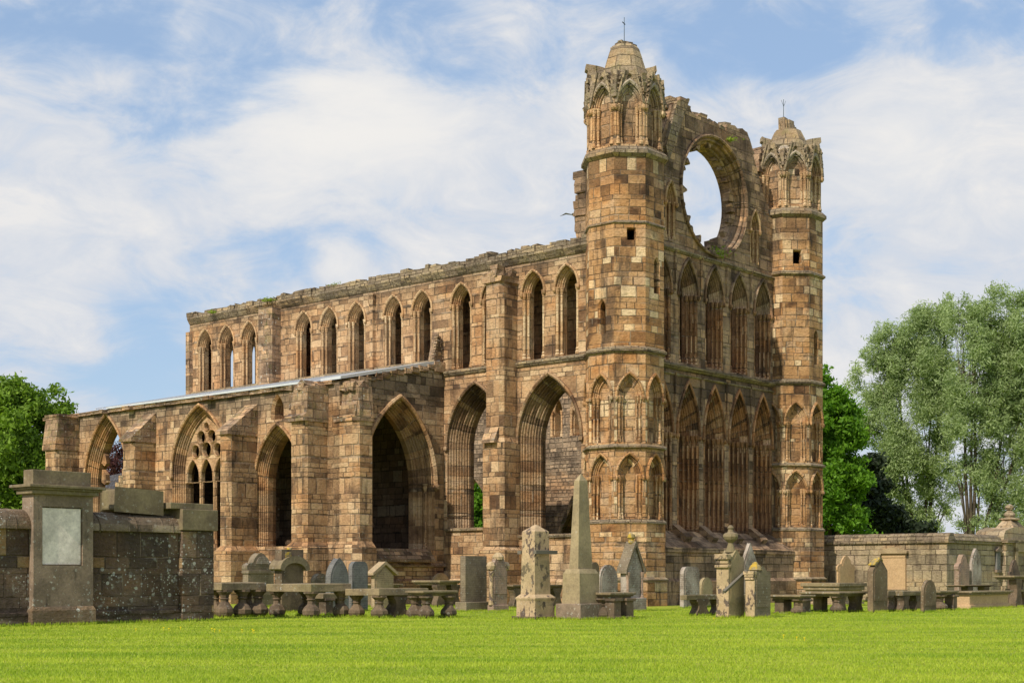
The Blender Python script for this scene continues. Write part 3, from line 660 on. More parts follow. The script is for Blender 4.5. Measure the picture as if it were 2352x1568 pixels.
inn = [Arch(c, .78, 10.0, 12.4, 13.1) for c in LC if c != 18.30]
panel(cw, fs, wl, [a_.ring(0) for a_ in inn], 1.45); panel(cw, fs, wl, [a_.ring(.1) for a_ in inn], 2.0)
cw.face([fs(1.0, .0, 9.95), fs(27.15, 0, 9.95), fs(27.15, 2.0, 9.95), fs(1.0, 2.0, 9.95)]); cw.face([fs(1.0, .0, 14.1), fs(27.15, 0, 14.1), fs(27.15, 2.0, 14.1), fs(1.0, 2.0, 14.1)])
for y in (1.0, 27.15): cw.face([fs(y, .7, 9.9), fs(y, 2.0, 9.9), fs(y, 2.0, 14.1), fs(y, .7, 14.1)])
for a_ in inn: mould(cw, fs, a_, [(0, 1.45), (.1, 2.0)])
for i in range(4):
    a_, b_ = outer[i], outer[(i + 1) % 4]; cw.face([fs(a_[0], 0, a_[1]), fs(b_[0], 0, b_[1]), fs(b_[0], CT, b_[1]), fs(a_[0], CT, a_[1])])
cwo = cw.build('choir_wall', 'choir', root)
for a_ in cl:
    m_ = MB(); mould(m_, fs, a_, orders(.22, 0, 2, .11, .15) + [(0, .48)]); hood(m_, fs, a_, .19, .29, .09)
    shafts(m_, fs, a_, [(.15, .05, .055), (.04, .19, .05)])
    m_.build('lancet_window', 'jamb', cwo)
for a_ in la:
    m_ = MB(); mould(m_, fs, a_, orders(.50, 0, 4, .125, .21) + [(0, .95), (.08, CT)]); hood(m_, fs, a_, .47, .60, .12)
    m_.build('pointed_arch', 'archjamb', cwo)
rr = random.Random(33)
cn = MB(); yb = 1.0
while yb < 27.1:   # cornice blocks, each its own projection and wear
    w_ = rr.uniform(.28, .6); y1 = min(27.2, yb + w_); p_ = .26 + rr.uniform(-.07, .05)
    fx = frame((CA, 0, 0), (-1, 0, 0), (0, 1, 0))
    cn.extr(fx, [(-.3, 13.98), (.05, 14.0), (p_ * .5, 14.08), (p_ * .7, 14.15), (p_, 14.24), (p_, 14.36 + rr.uniform(-.03, .02)), (-.3, 14.38)], yb, y1 - .012); yb = y1
yb = 1.0
while yb < 27.0:
    w_ = rr.uniform(.22, .6); hgt = (.16 + rr.uniform(-.05, .09)) * (0.75 if 13.5 < yb < 15.2 or yb > 20 else 1.05)
    cn.box(CA - .12 + rr.uniform(-.08, .08), CA + rr.uniform(.8, 1.95), yb, yb + w_, 14.33, 14.40 + hgt, .035, rr)
    if rr.random() < .35: cn.box(CA + .05, CA + .5, yb, yb + w_ * .6, 14.4 + hgt - .05, 14.4 + hgt + .1, .04, rr)
    yb += w_ * .95
cn.build('cornice', 'top', cwo)
fx = frame((CA, 0, 0), (-1, 0, 0), (0, 1, 0))
for y0, y1 in ((1.3, 4.95), (6.2, 9.05)):
    m_ = MB(); m_.extr(fx, [(-.02, 9.72), (.06, 9.75), (.15, 9.86), (.15, 9.93), (-.02, 10.0)], y0, y1); m_.build('string_course', 'top', cwo)
m_ = MB(); m_.extr(fx, [(-.02, 10.42), (.1, 10.42), (.1, 10.5), (-.02, 10.56)], 9.3, 27.15); m_.build('string_course', 'top', cwo)
for y0, y1 in ((1.3, 5.0), (6.0, 9.1)): m_ = MB(); m_.extr(fx, [(-.02, -.3), (.14, -.3), (.14, .95), (-.02, 1.08)], y0, y1); m_.build('base_course', 'choir', cwo)
for y0, y1, z in ((1.6, 4.9, 2.85), (5.8, 9.0, 3.2)): m_ = MB(); m_.extr(fx, [(-.02, z - .14), (.1, z - .12), (.1, z - .02), (-.3, z + .03)], y0, y1); m_.build('sill', 'top', cwo)
# buttress between the two arches
def buttress(name, fr_plane, b0, b1, a_wall, a_out, z_top, steps, mat, chamf=.16, parent=None, top='slope', slope_h=1.0):
    m_ = MB()
    def plan(o, e): return [(a_wall + .02, b0 - e), (a_wall + .02, b1 + e), (o + chamf, b1 + e), (o, b1 + e - chamf), (o, b0 - e + chamf), (o + chamf, b0 - e)]
    z = -.3; o = a_out
    for zt, grow in steps:
        m_.prism(plan(o - grow, grow), z, zt, top=False); z = zt
        m_.prism(plan(o - grow, grow), z, z + .22, top=False, plan2=plan(o, 0)); z += .22
    m_.prism(plan(o, 0), z, z_top, top=(top == 'flat'))
    if top == 'slope': m_.prism(plan(o, 0), z_top, z_top + slope_h, plan2=[(x if x >= a_wall else a_wall, y) for x, y in plan(o, 0)])
    bo = m_.build(name, mat, parent); return bo
bt = buttress('buttress', fs, 4.95, 5.95, CA, -1.68, 13.3, [(2.2, .22), (6.6, .10)], 'choir', parent=cwo, top='flat')
m_ = MB(); m_.box(-1.8, -.6, 4.9, 6.0, 13.2, 13.42, .05, rr)
for i in range(14):
    x = rr.uniform(-1.6, -.8); y = rr.uniform(5.0, 5.9); s_ = rr.uniform(.1, .22); m_.box(x - s_, x + s_, y - s_, y + s_, 13.35, 13.45 + rr.uniform(.05, .4), .07, rr)
m_.build('buttress_cap', 'weather', bt); m_ = MB(); m_.extr(frame((0, 5.45, 0), (1, 0, 0), (0, 1, 0)), [(-2.0, 6.6), (-1.95, 6.75), (-1.7, 7.25), (-1.6, 6.6)], -.35, .35)
m_.build('offset_gablet', 'weather', bt)
bt = buttress('buttress', fs, 19.97, 20.98, CA, -1.35, 14.0, [], 'weather', parent=cwo, top='flat', chamf=.12)
m_ = MB(); m_.prism([(CA, 13.40), (CA - .17, 13.42), (CA - .17, 13.62), (CA, 13.64)], 10.3, 13.5)
m_.lathe(CA - .12, 13.52, [(.12, 13.3), (.2, 13.55), (.14, 13.7), (.2, 13.8), (.12, 13.9)], 6); m_.build('wall_shaft', 'choir', cwo)
m_ = MB(); m_.prism([(CA, 26.9), (CA - .2, 26.95), (CA - .2, 27.22), (CA + 1.5, 27.3), (CA + 1.5, 27.1)], 9.0, 13.6); m_.build('wall_shaft', 'weather', cwo)
m_ = MB()
yy = 1.45
for i in range(10):
    z = 14.3 + i * .3; m_.box(-.65 + rr.uniform(-.05, .05), .9, 1.1, 2.02 + rr.uniform(-.14, .05), z, z + .29, .03, rr)
m_.build('broken_wall_stub', 'gable', cwo)
# pinnacle stub at the head of the aisle gable
m_ = MB(); m_.box(-1.35, -.65, 9.05, 9.6, 9.9, 10.35, .03, rr)
m_.extr(frame((-.98, 9.2, 0), (1, 0, 0), (0, 1, 0)), [(-.30, 10.3), (.30, 10.3), (.10, 11.2), (0, 11.65), (-.10, 11.2)], 0, .35)
for i in range(8):
    f_ = i / 8; z = 10.5 + f_ * 1.0
    for sg in (-1, 1): m_.box(-.98 + sg * (.27 - .24 * f_) - .05, -.98 + sg * (.27 - .24 * f_) + .06, 9.15, 9.35, z, z + .09, .02, rr)
m_.build('gable_pinnacle', 'weather', root)

# ---- north wall of the choir, broken
fn = FS(11.9)
nt_ = [(1.5, 13.9), (4.6, 13.8), (4.8, 11.0), (7, 11.5), (9, 11.1), (10.6, 11.6), (12, 10.8), (13.4, 11.2), (15, 10.9), (17, 11.2), (20, 10.7), (22.5, 10.9), (25, 9.8), (27, 9.2)]
na = Arch(19.6, 2.9, 1.2, 4.0, 6.5, 12); nb = Arch(6.5, 2.4, 2.6, 6.2, 8.6, 10); nl = [Arch(2.75, .8, 9.6, 12.2, 12.9), Arch(11.9, .5, 8.3, 9.6, 10.2), Arch(13.2, .5, 8.3, 9.6, 10.2)]
outer = [(1.5, -.3)] + nt_ + [(27, -.3)]
m_ = MB(); panel(m_, fn, outer, [na.ring(.3), nb.ring(.3)] + [x.ring(.15) for x in nl]); panel(m_, fn, outer, [na.ring(0), nb.ring(0)] + [x.ring(0) for x in nl], 1.2)
for a_, b_ in zip(outer, outer[1:]): m_.face([fn(a_[0], 0, a_[1]), fn(b_[0], 0, b_[1]), fn(b_[0], 1.2, b_[1]), fn(a_[0], 1.2, a_[1])])
nw = m_.build('north_wall', 'rubble', root)
for x in (na, nb):
    m_ = MB(); mould(m_, fn, x, orders(.3, 0, 2, .15, .3) + [(0, 1.2)]); m_.build('pointed_arch', 'aislejamb', nw)
for x in nl:
    m_ = MB(); mould(m_, fn, x, [(.15, 0), (0, .2), (0, 1.2)]); shafts(m_, fn, x, [(.08, .05, .05)]); m_.build('lancet_window', 'jamb', nw)
# remains of a gabled canopy tomb against the north wall
m_ = MB(); fc = frame((11.2, 0, 0), (0, 1, 0), (1, 0, 0))
m_.extr(fc, [(10.0, 2.2), (11.6, 5.2), (13.2, 2.2), (12.95, 2.2), (11.6, 4.75), (10.25, 2.2)], 0, .7); m_.box(11.25, 11.9, 10.0, 13.2, 0, 2.25, .02, rr)
m_.build('canopy_tomb', 'weather', nw)

# ---- south aisle
AA = -6.6; fa = FS(AA); AT = 0.9; JB = 9.14
awin = Arch(13.1, 2.35, 2.4, 5.1, 7.15, 12); tw = Arch(18.45, 3.2, 2.4, 5.7, 8.25, 12); dw = Arch(25.65, 2.85, 1.8, 5.4, 8.30, 12); sm = Arch(13.15, .62, 7.72, 8.05, 8.66, 6)
outer = [(9.3, -.3), (9.3, 9.0), (31.0, 9.0), (31.0, -.3)]
m_ = MB()
panel(m_, fa, outer, [awin.ring(.30), tw.ring(.42), dw.ring(.42), sm.ring(.10)])
panel(m_, fa, outer, [awin.ring(.05), tw.ring(.05), dw.ring(.05), sm.ring(0)], AT)
for i in range(4):
    a_, b_ = outer[i], outer[(i + 1) % 4]; m_.face([fa(a_[0], 0, a_[1]), fa(b_[0], 0, b_[1]), fa(b_[0], AT, b_[1]), fa(a_[0], AT, a_[1])])
aw = m_.build('aisle_wall', 'aisle', root)
for x, nm in ((awin, 'pointed_arch'), (tw, 'tracery_window'), (dw, 'pointed_arch')):
    m_ = MB(); e_ = .30 if x is awin else .42
    mould(m_, fa, x, orders(e_, 0, 3, e_ / 3, .14) + [(0, .7), (.05, AT)]); hood(m_, fa, x, e_ - .03, e_ + .09, .12)
    o_ = m_.build(nm, 'aislejamb', aw)
    if x is tw:
        # plate and bar tracery: three lights under pierced circles
        tr = MB(); d0, d1 = .40, .60; c = x.c
        def disc(cx_, cz, r_): return [(cx_ + r_ * math.cos(2 * math.pi * i / 14), cz + r_ * math.sin(2 * math.pi * i / 14)) for i in range(14)]
        pc = [disc(c - .80, 6.74, .27), disc(c, 6.78, .31), disc(c + .80, 6.74, .27), disc(c - .38, 7.34, .27), disc(c + .38, 7.34, .27), disc(c, 7.80, .16)]
        heads = [Arch(c + k * .98, .84, 5.36, 5.58, 6.34, 6) for k in (-1, 0, 1)]
        big_ = [(min(max(q[0], c - 1.58), c + 1.58), q[1]) for q in Arch(c, 3.2, 5.35, 5.7, 8.23, 12).ring(-.01)]
        for dd in (d0, d1): panel(tr, fa, big_, pc + [h_.ring(0) for h_ in heads], dd)
        for q in pc:
            for i in range(14): tr.face([fa(q[i][0], d0, q[i][1]), fa(q[(i + 1) % 14][0], d0, q[(i + 1) % 14][1]), fa(q[(i + 1) % 14][0], d1, q[(i + 1) % 14][1]), fa(q[i][0], d1, q[i][1])])
            cxm = sum(p[0] for p in q) / 14; czm = sum(p[1] for p in q) / 14; rr2 = q[0][0] - cxm
            for i in range(14):   # raised roll round each circle
                a1, a2 = 2 * math.pi * i / 14, 2 * math.pi * (i + 1) / 14
                for ra_, rb_2, da_, db_ in ((rr2, rr2 + .03, 0, -.05), (rr2 + .03, rr2 + .07, -.05, 0)):
                    tr.face([fa(cxm + ra_ * math.cos(a1), d0 + da_, czm + ra_ * math.sin(a1)), fa(cxm + ra_ * math.cos(a2), d0 + da_, czm + ra_ * math.sin(a2)), fa(cxm + rb_2 * math.cos(a2), d0 + db_, czm + rb_2 * math.sin(a2)), fa(cxm + rb_2 * math.cos(a1), d0 + db_, czm + rb_2 * math.sin(a1))])
        for h_ in heads: mould(tr, fa, h_, [(.06, d0), (.03, d0 - .05), (0, d0), (0, d1)], sill=False)
        for k in (-1, 1):
            tr.lathe(*fa(c + k * .49, .50, 0)[:2], [(.11, 2.4), (.085, 2.5), (.085, 5.36)], 8)
            tr.prism([fa(c + k * .49 - .05, d0, 0)[:2], fa(c + k * .49 + .05, d0, 0)[:2], fa(c + k * .49 + .05, d1, 0)[:2], fa(c + k * .49 - .05, d1, 0)[:2]], 2.4, 5.36)
        tr.build('bar_tracery', 'aislejamb', o_)
m_ = MB(); mould(m_, fa, sm, [(.1, 0), (0, .12), (0, AT)]); m_.build('small_window', 'aislejamb', aw)
# hanging fragment of tracery inside arch at the west
for sg, zz in ((1, 6.9), (1, 6.0), (-1, 7.4)):
    m_ = MB(); m_.extr(fa, [(dw.c + sg * 1.15, zz + .3), (dw.c + sg * .85, zz + .05), (dw.c + sg * .78, zz - .35), (dw.c + sg * .95, zz - .45), (dw.c + sg * 1.2, zz - .3)], .5, .72); m_.build('tracery_stump', 'aislejamb', aw)
for b0, b1, ao, zt in ((14.49, 15.2, -8.10, 7.2), (21.75, 22.6, -7.85, 7.35), (27.98, 29.05, -7.85, 7.3)):
    bt = buttress('buttress', fa, b0, b1 + .0 * (b0 < 15), AA, ao, zt, [(2.2, .18)], 'aisle', parent=aw, top='none')
    m_ = MB(); sh = 1.25
    fb = frame((0, 0, 0), (1, 0, 0), (0, 1, 0))
    if b0 < 27: m_.extr(fb, [(ao - .1, zt - .12), (ao - .1, zt + .02), (AA - .02, zt + sh), (AA, zt - .12)], b0 - .06, b1 + .06)
    else:
        m_.extr(fb, [(ao - .08, zt - .1), (ao - .08, zt + .05), (ao + .15, 8.9), (AA, 8.95), (AA, zt - .1)], b0 - .02, b1 + .05)
        m_.box(ao + .1, AA, b0 - .08, b1 + .1, 8.82, 8.95, .03, rr); m_.extr(frame((0, 0, 0), (0, 1, 0), (1, 0, 0)), [(b1 + .05, 7.3), (b1 + .25, 7.3), (b1 + .05, 8.6)], ao + .2, AA)
    m_.build('buttress_cap', 'weather', bt)
# corner buttresses
bt = buttress('buttress', fa, 10.02, 11.0, AA, -7.80, 8.0, [(2.3, .20)], 'aisle', parent=aw, top='flat')
m_ = MB(); fb = frame((0, 10.5, 0), (1, 0, 0), (0, 1, 0))
m_.extr(frame((0, 0, 0), (1, 0, 0), (0, 1, 0)), [(-7.95, 7.35), (-7.95, 7.55), (-7.75, 7.7), (-7.70, 8.75), (-6.6, 8.85), (-6.6, 7.35)], 9.95, 11.07)
for i in range(14):
    x, y = rr.uniform(-7.7, -6.7), rr.uniform(10.0, 11.0); s_ = rr.uniform(.1, .22); m_.box(x - s_, x + s_, y - s_, y + s_, 8.6, 8.75 + rr.uniform(.02, .2), .06, rr)
m_.extr(frame((0, 10.5, 0), (0, 1, 0), (1, 0, 0)), [(-.5, 8.0), (-.45, 8.7), (0, 9.05), (.45, 8.7), (.5, 8.0)], -7.6, -6.6)
m_.build('buttress_cap', 'weather', bt)
m_ = MB(); P = [(-6.6, 10.05), (-6.6, 8.55), (-6.42, 8.30), (-5.75, 8.30), (-5.57, 8.48), (-5.57, 10.05)]
P2 = [(-6.72, 10.05), (-6.72, 8.42), (-6.48, 8.12), (-5.69, 8.12), (-5.45, 8.36), (-5.45, 10.05)]
m_.prism(P2, -.3, 2.3, top=False); m_.prism(P2, 2.3, 2.55, top=False, plan2=P); m_.prism(P, 2.55, 8.0); bt = m_.build('buttress', 'aisle', aw)
m_ = MB(); m_.prism([(-6.66, 9.6), (-6.66, 8.5), (-6.46, 8.24), (-5.71, 8.24), (-5.5, 8.44), (-5.5, 9.3)], 7.35, 7.55)
m_.extr(frame((0, 0, 0), (0, 1, 0), (1, 0, 0)), [(8.25, 7.5), (8.35, 8.75), (9.4, 8.95), (9.6, 7.5)], -6.45, -5.72)
m_.extr(frame((0, 0, 0), (1, 0, 0), (0, 1, 0)), [(-6.6, 7.5), (-6.35, 8.75), (-6.08, 9.0), (-5.8, 8.75), (-5.55, 7.5)], 8.4, 9.3)
for i in range(12):
    x, y = rr.uniform(-6.5, -5.7), rr.uniform(8.4, 9.3); s_ = rr.uniform(.08, .18); m_.box(x - s_, x + s_, y - s_, y + s_, 8.6, 8.75 + rr.uniform(.02, .2), .06, rr)
m_.build('buttress_cap', 'weather', bt)
# aisle east wall with the great open arch
fj = FE(JB); ea = Arch(-3.38, 3.25, 2.3, 5.05, 8.05, 14)
outer = [(-6.3, -.3), (CA - .02, -.3), (CA - .02, 10.25), (-1.3, 10.2), (-1.35, 10.0), (-2.6, 9.85), (-2.9, 9.7), (-4.3, 9.45), (-5.2, 9.2), (-6.3, 9.0)]
m_ = MB(); panel(m_, fj, outer, [ea.ring(.48)]); panel(m_, fj, outer, [ea.ring(0.05)], 1.15)
for a_, b_ in zip(outer, outer[1:] + outer[:1]): m_.face([fj(a_[0], 0, a_[1]), fj(b_[0], 0, b_[1]), fj(b_[0], 1.15, b_[1]), fj(a_[0], 1.15, a_[1])])
ew = m_.build('aisle_east_wall', 'aisle', root)
m_ = MB(); mould(m_, fj, ea, orders(.48, 0, 4, .12, .2) + [(0, .85), (.05, 1.15)]); hood(m_, fj, ea, .44, .60, .14)
shafts(m_, fj, ea, [(.2, .3, .07)]); m_.build('pointed_arch', 'aislejamb', ew)
m_ = MB(); fp = frame((0, 0, 0), (0, 1, 0), (1, 0, 0))
m_.extr(fp, [(JB - .35, 1.75), (JB - .35, 1.85), (JB - .02, 2.3), (JB + .3, 2.32), (JB + .3, 1.75)], -5.4, -1.6)
m_.extr(fp, [(JB - .12, 1.55), (JB - .12, 1.62), (JB, 1.72), (JB + .1, 1.5)], -5.4, CA)
m_.extr(fp, [(JB - .16, -.3), (JB - .16, .95), (JB, 1.05), (JB + .1, -.3)], -5.45, CA)
m_.build('arch_sill', 'weather', ew)
m_ = MB(); x = -6.2
while x < -1.0:
    w_ = rr.uniform(.3, .6); zz = 9.02 + (x + 6.3) * .232; m_.box(x, x + w_, JB - .08 + rr.uniform(-.05, .05), JB + 1.2, zz - .1, zz + .10 + rr.uniform(-.02, .06), .04, rr); x += w_
m_.build('wallhead', 'weather', ew)
# aisle roof, coping and west end
m_ = MB(); m_.face([(AA + .0, 10.3, 9.10), (AA + .0, 27.0, 9.10), (CA, 27.0, 10.42), (CA, 10.3, 10.42)])
m_.face([(AA + .0, 10.3, 8.95), (CA, 10.3, 10.25), (CA, 10.3, 10.42), (AA, 10.3, 9.10)])
m_.extr(FE(10.2), [(AA - .12, 9.05), (AA - .12, 9.16), (-1.2, 10.38), (-1.0, 10.42), (-1.0, 10.25)], -1.1, .1)
m_.box(AA - .2, AA + .25, 10.9, 25.4, 9.05, 9.13)
for y in np.arange(11, 27, .62): m_.extr(FE(y), [(AA - .05, 9.12), (AA - .05, 9.17), (CA, 10.47), (CA, 10.42)], 0, .05)
m_.build('lead_roof', 'lead', root)
m_ = MB(); y = 9.6
while y < 31.0:
    w_ = rr.uniform(.5, 1.0); m_.box(AA - .15 + rr.uniform(-.02, .02), AA + 1.1, y, min(31.05, y + w_) - .01, 8.88, 9.04 + rr.uniform(-.015, .015) - (.02 if y > 27 else 0), .012, rr); y += w_
for y, w_ in ((23.3, .5), (17.3, .55), (25.4, .3)): m_.box(AA - .42, AA, y, y + w_, 8.84, 9.02, .02, rr)
m_.build('aisle_coping', 'weather', aw)
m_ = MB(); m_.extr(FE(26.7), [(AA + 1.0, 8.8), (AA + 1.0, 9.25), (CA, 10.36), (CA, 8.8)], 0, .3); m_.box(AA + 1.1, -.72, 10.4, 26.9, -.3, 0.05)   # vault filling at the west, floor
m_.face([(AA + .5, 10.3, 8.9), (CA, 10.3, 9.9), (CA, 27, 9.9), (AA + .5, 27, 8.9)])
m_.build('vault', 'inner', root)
m_ = MB(); m_.box(CA - .09, CA - .03, 10.3, 26.9, 0, 9.8); m_.box(AA + AT + .0, AA + AT + .03, 10.4, 11.6, 0, 8.9); m_.build('aisle_inner_wall', 'inner', root)  # thin dark sheets added over the inner wall faces, painting in the aisle's shade
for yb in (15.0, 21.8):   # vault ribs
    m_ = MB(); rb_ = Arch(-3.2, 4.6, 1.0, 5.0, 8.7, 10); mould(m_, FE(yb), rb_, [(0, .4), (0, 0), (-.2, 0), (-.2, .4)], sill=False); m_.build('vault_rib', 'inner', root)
m_ = MB(); m_.box(-5.6, -.8, 23.2, 23.7, -.3, 9.4); m_.build('aisle_dark_cross_wall', 'inner', root)  # cross wall added in the dark stone to deepen the aisle's shade

# ------------------------------------------------------------------ ground
g = MB(); g.face([(-500, -40, 0), (500, -40, 0), (500, 900, 0), (-500, 900, 0)]); go = g.build('ground', 'lawn'); go['kind'] = 'structure'

def tri_mesh(name, co, k, mat):
    me = bpy.data.meshes.new(name); n = co.shape[0]
    me.vertices.add(n * k); me.vertices.foreach_set('co', co.astype(np.float32).ravel())
    me.loops.add(n * k); me.loops.foreach_set('vertex_index', np.arange(n * k, dtype=np.int32))
    me.polygons.add(n); me.polygons.foreach_set('loop_start', np.arange(0, n * k, k, dtype=np.int32)); me.polygons.foreach_set('loop_total', np.full(n, k, dtype=np.int32))
    me.update(calc_edges=True); me.materials.append(M[mat]); o = bpy.data.objects.new(name, me); COL.objects.link(o); return o

# ------------------------------------------------------------------ turning measured bearings into metres on the ground plane
F_ = 3353.0
def depth(yb): return EYE * F_ / (yb - 1320.0)
def gp(x, d): return Vector(((x - 1176) / F_ * d, d, 0))
def zat(y, d): return EYE + (1320 - y) * d / F_
def len_along(P, dirv, x):     # distance from P along dirv to reach bearing x
    r = (x - 1176) / F_; return (r * P.y - P.x) / (dirv.x - r * dirv.y)
LOC = frame((0, 0, 0), (1, 0, 0), (0, 1, 0))   # in a tomb's own axes: s = x (its east face), depth = y

def outline(kind, w_, h_):
    c = w_ / 2
    if kind == 'flat': return [(0, 0), (w_, 0), (w_, h_), (0, h_)]
    if kind == 'round': return [(0, 0), (w_, 0), (w_, h_ - c)] + [(c + c * math.cos(a_), h_ - c + c * math.sin(a_)) for a_ in [math.pi * i / 12 for i in range(1, 12)]] + [(0, h_ - c)]
    if kind == 'low': s_ = h_ * .9 if h_ * .1 < c else h_ - c; r_ = min(.3 * w_, .25); return [(0, 0), (w_, 0), (w_, h_ - r_)] + [(w_ - r_ + r_ * math.cos(a_), h_ - r_ + r_ * math.sin(a_)) for a_ in (.4, .8, 1.2)] + [(c, h_)] + [(r_ - r_ * math.cos(a_), h_ - r_ + r_ * math.sin(a_)) for a_ in (1.2, .8, .4)] + [(0, h_ - r_)]
    if kind == 'gothic': return [(0, 0), (w_, 0)] + Arch(c, w_, 0, h_ - w_ * .95, h_, 7).arc(0)[::-1]
    if kind == 'gable': return [(0, 0), (w_, 0), (w_, h_ - w_ * .42), (c, h_), (0, h_ - w_ * .42)]
    if kind == 'steep': return [(0, 0), (w_, 0), (w_, h_ - w_ * .8), (c, h_), (0, h_ - w_ * .8)]
    if kind == 'shoulder': return [(0, 0), (w_, 0), (w_, h_ - .5 * w_), (w_ * .86, h_ - .5 * w_), (w_ * .80, h_ - .28 * w_), (w_ * .62, h_ - .1 * w_), (c, h_), (w_ * .38, h_ - .1 * w_), (w_ * .2, h_ - .28 * w_), (w_ * .14, h_ - .5 * w_), (0, h_ - .5 * w_)]
    if kind == 'scroll': return [(0, 0), (w_, 0), (w_, h_ * .66), (w_ * 1.04, h_ * .70), (w_ * 1.04, h_ * .76), (w_ * .96, h_ * .80), (w_ * .80, h_ * .82), (w_ * .74, h_ * .9), (w_ * .62, h_ * .97), (c, h_), (w_ * .38, h_ * .97), (w_ * .26, h_ * .9), (w_ * .2, h_ * .82), (w_ * .04, h_ * .80), (-.04 * w_, h_ * .76), (-.04 * w_, h_ * .70), (0, h_ * .66)]
    if kind == 'notch': return [(0, 0), (w_, 0), (w_, h_ * .88), (w_ * .93, h_ * .9), (w_ * .80, h_ * .89), (c, h_), (w_ * .2, h_ * .89), (w_ * .07, h_ * .9), (0, h_ * .88)]
def tomb(name, label, cat, xc, yb, group=None, d=None):
    d = d or depth(yb); P = gp(xc, d); return empty(name, P, TH, label, cat, group), P, d
def headstone(label, xl, xc, xr, yb, yt, kind, mat, base=None, extra=None, d=None, cat='headstone', nm='headstone', group=None, lean=0.0):
    e, P, d = tomb(nm, label, cat, xc, yb, group, d); t_ = max(.08, len_along(P, V, xl)); w_ = max(.25, len_along(P, U, xr)); h_ = zat(yt, d)
    bh = 0.0
    if base:
        bh = base[0]; m_ = MB(); m_.box(-base[1], w_ + base[1], -base[1], t_ + base[1], -.05, bh)
        if len(base) > 2: m_.box(-base[1] * .5, w_ + base[1] * .5, -base[1] * .5, t_ + base[1] * .5, bh, bh + .09); bh += .09
        m_.build('base', mat, e, bevel=.02)
    m_ = MB(); ol = outline(kind, w_, h_ - bh); m_.extr(LOC, [(q[0], q[1] + bh - (0.05 if not base else 0) * (q[1] < .01)) for q in ol], 0, t_)
    sl = m_.build('slab', mat, e, bevel=.018)
    # a sunk panel border on the face
    if kind not in ('flat',) and w_ > .5:
        m_ = MB(); k = .86; ins = [(w_ / 2 + (q[0] - w_ / 2) * k, bh + .22 * (h_ - bh) * (q[1] < .01) + (q[1]) * (.95 if q[1] > .01 else 1)) for q in ol]
        m_.extr(LOC, ins, -.018, .01); m_.build('face_panel', mat, e, bevel=.008)
    if extra: extra(e, w_, t_, h_, bh)
    if lean: e.rotation_euler = (0, lean, TH)
    return e
def part(e, name, mat, fn, bevel=.01, smooth=False):
    m_ = MB(); fn(m_); return m_.build(name, mat, e, bevel=bevel, smooth=smooth)

BAL = [(.15, -.05), (.15, .0), (.20, .08), (.23, .17), (.22, .28), (.15, .40), (.10, .50), (.10, .56), (.13, .58), (.10, .61), (.12, .70), (.18, .78), (.20, .80), (.20, .86)]
BAL2 = [(.13, -.05), (.19, .04), (.25, .12), (.26, .24), (.20, .36), (.11, .45), (.10, .55), (.14, .60), (.11, .64), (.16, .74), (.22, .80), (.22, .86)]
LEGP = [(.5, 0), (.62, .03), (.66, .12), (.60, .25), (.46, .38), (.40, .52), (.40, .66), (.50, .80), (.62, .90), (.62, 1.0)]
def table(label, xl, xc, xr, yb, yt, th, legs, mat='t_table', d=None, group='table tombs on the lawn', moulded=False, cat='table tomb', inset=.12):
    """legs: list of (kind, u position 0-1, v position 0-1, width)"""
    e, P, d = tomb('table_tomb', label, cat, xc, yb, group, d)
    Lv = len_along(P, V, xl); Lu = len_along(P, U, xr); zt = zat(yt, d); zb = zt - th
    def slab(m_):
        if moulded:
            for o_, z0, z1 in ((0, zb + th * .55, zt), (.05, zb + th * .3, zb + th * .55), (.10, zb, zb + th * .3)): m_.box(o_, Lu - o_, o_, Lv - o_, z0, z1)
        else: m_.box(0, Lu, 0, Lv, zb, zt, .012)
    part(e, 'ledger_slab', mat, slab, bevel=.02)
    for kind, pu, pv, s_ in legs:
        cx_, cy_ = inset + pu * (Lu - 2 * inset), inset + pv * (Lv - 2 * inset)
        if kind in ('bal', 'bal2'):
            k = zb / .86; pr_ = BAL if kind == 'bal' else BAL2
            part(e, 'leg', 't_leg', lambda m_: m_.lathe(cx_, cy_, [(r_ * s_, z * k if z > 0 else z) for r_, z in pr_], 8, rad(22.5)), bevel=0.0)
        elif kind == 'slab':
            hw = s_ / 2; pr2 = [(p_, q * zb) for p_, q in LEGP]; P_ = [(cx_ - hw * p_ / .66, q if q > 0 else -.05) for p_, q in pr2] + [(cx_ + hw * p_ / .66, q if q > 0 else -.05) for p_, q in reversed(pr2)]
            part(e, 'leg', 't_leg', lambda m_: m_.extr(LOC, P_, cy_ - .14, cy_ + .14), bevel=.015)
        elif kind == 'block':
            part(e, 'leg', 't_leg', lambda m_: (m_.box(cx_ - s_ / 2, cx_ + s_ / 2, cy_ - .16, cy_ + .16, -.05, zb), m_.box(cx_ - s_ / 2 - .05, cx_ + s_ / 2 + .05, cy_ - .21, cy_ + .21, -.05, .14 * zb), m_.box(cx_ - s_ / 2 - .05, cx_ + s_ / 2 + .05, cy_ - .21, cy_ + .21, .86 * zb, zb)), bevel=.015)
    return e
def chest(label, xl, xc, xr, yb, yt, th, d=None, mat='t_warm', group=None):
    e, P, d = tomb('chest_tomb', label, 'chest tomb', xc, yb, group, d)
    Lv = len_along(P, V, xl); Lu = len_along(P, U, xr); zt = zat(yt, d)
    part(e, 'ledger_slab', 't_table', lambda m_: (m_.box(0, Lu, 0, Lv, zt - th * .5, zt), m_.box(.07, Lu - .07, .07, Lv - .07, zt - th, zt - th * .5)), bevel=.02)
    part(e, 'chest', mat, lambda m_: (m_.box(.14, Lu - .14, .14, Lv - .14, -.05, zt - th + .01), m_.box(.08, Lu - .08, .08, Lv - .08, -.05, .15)), bevel=.015)
    return e
exec_later = []

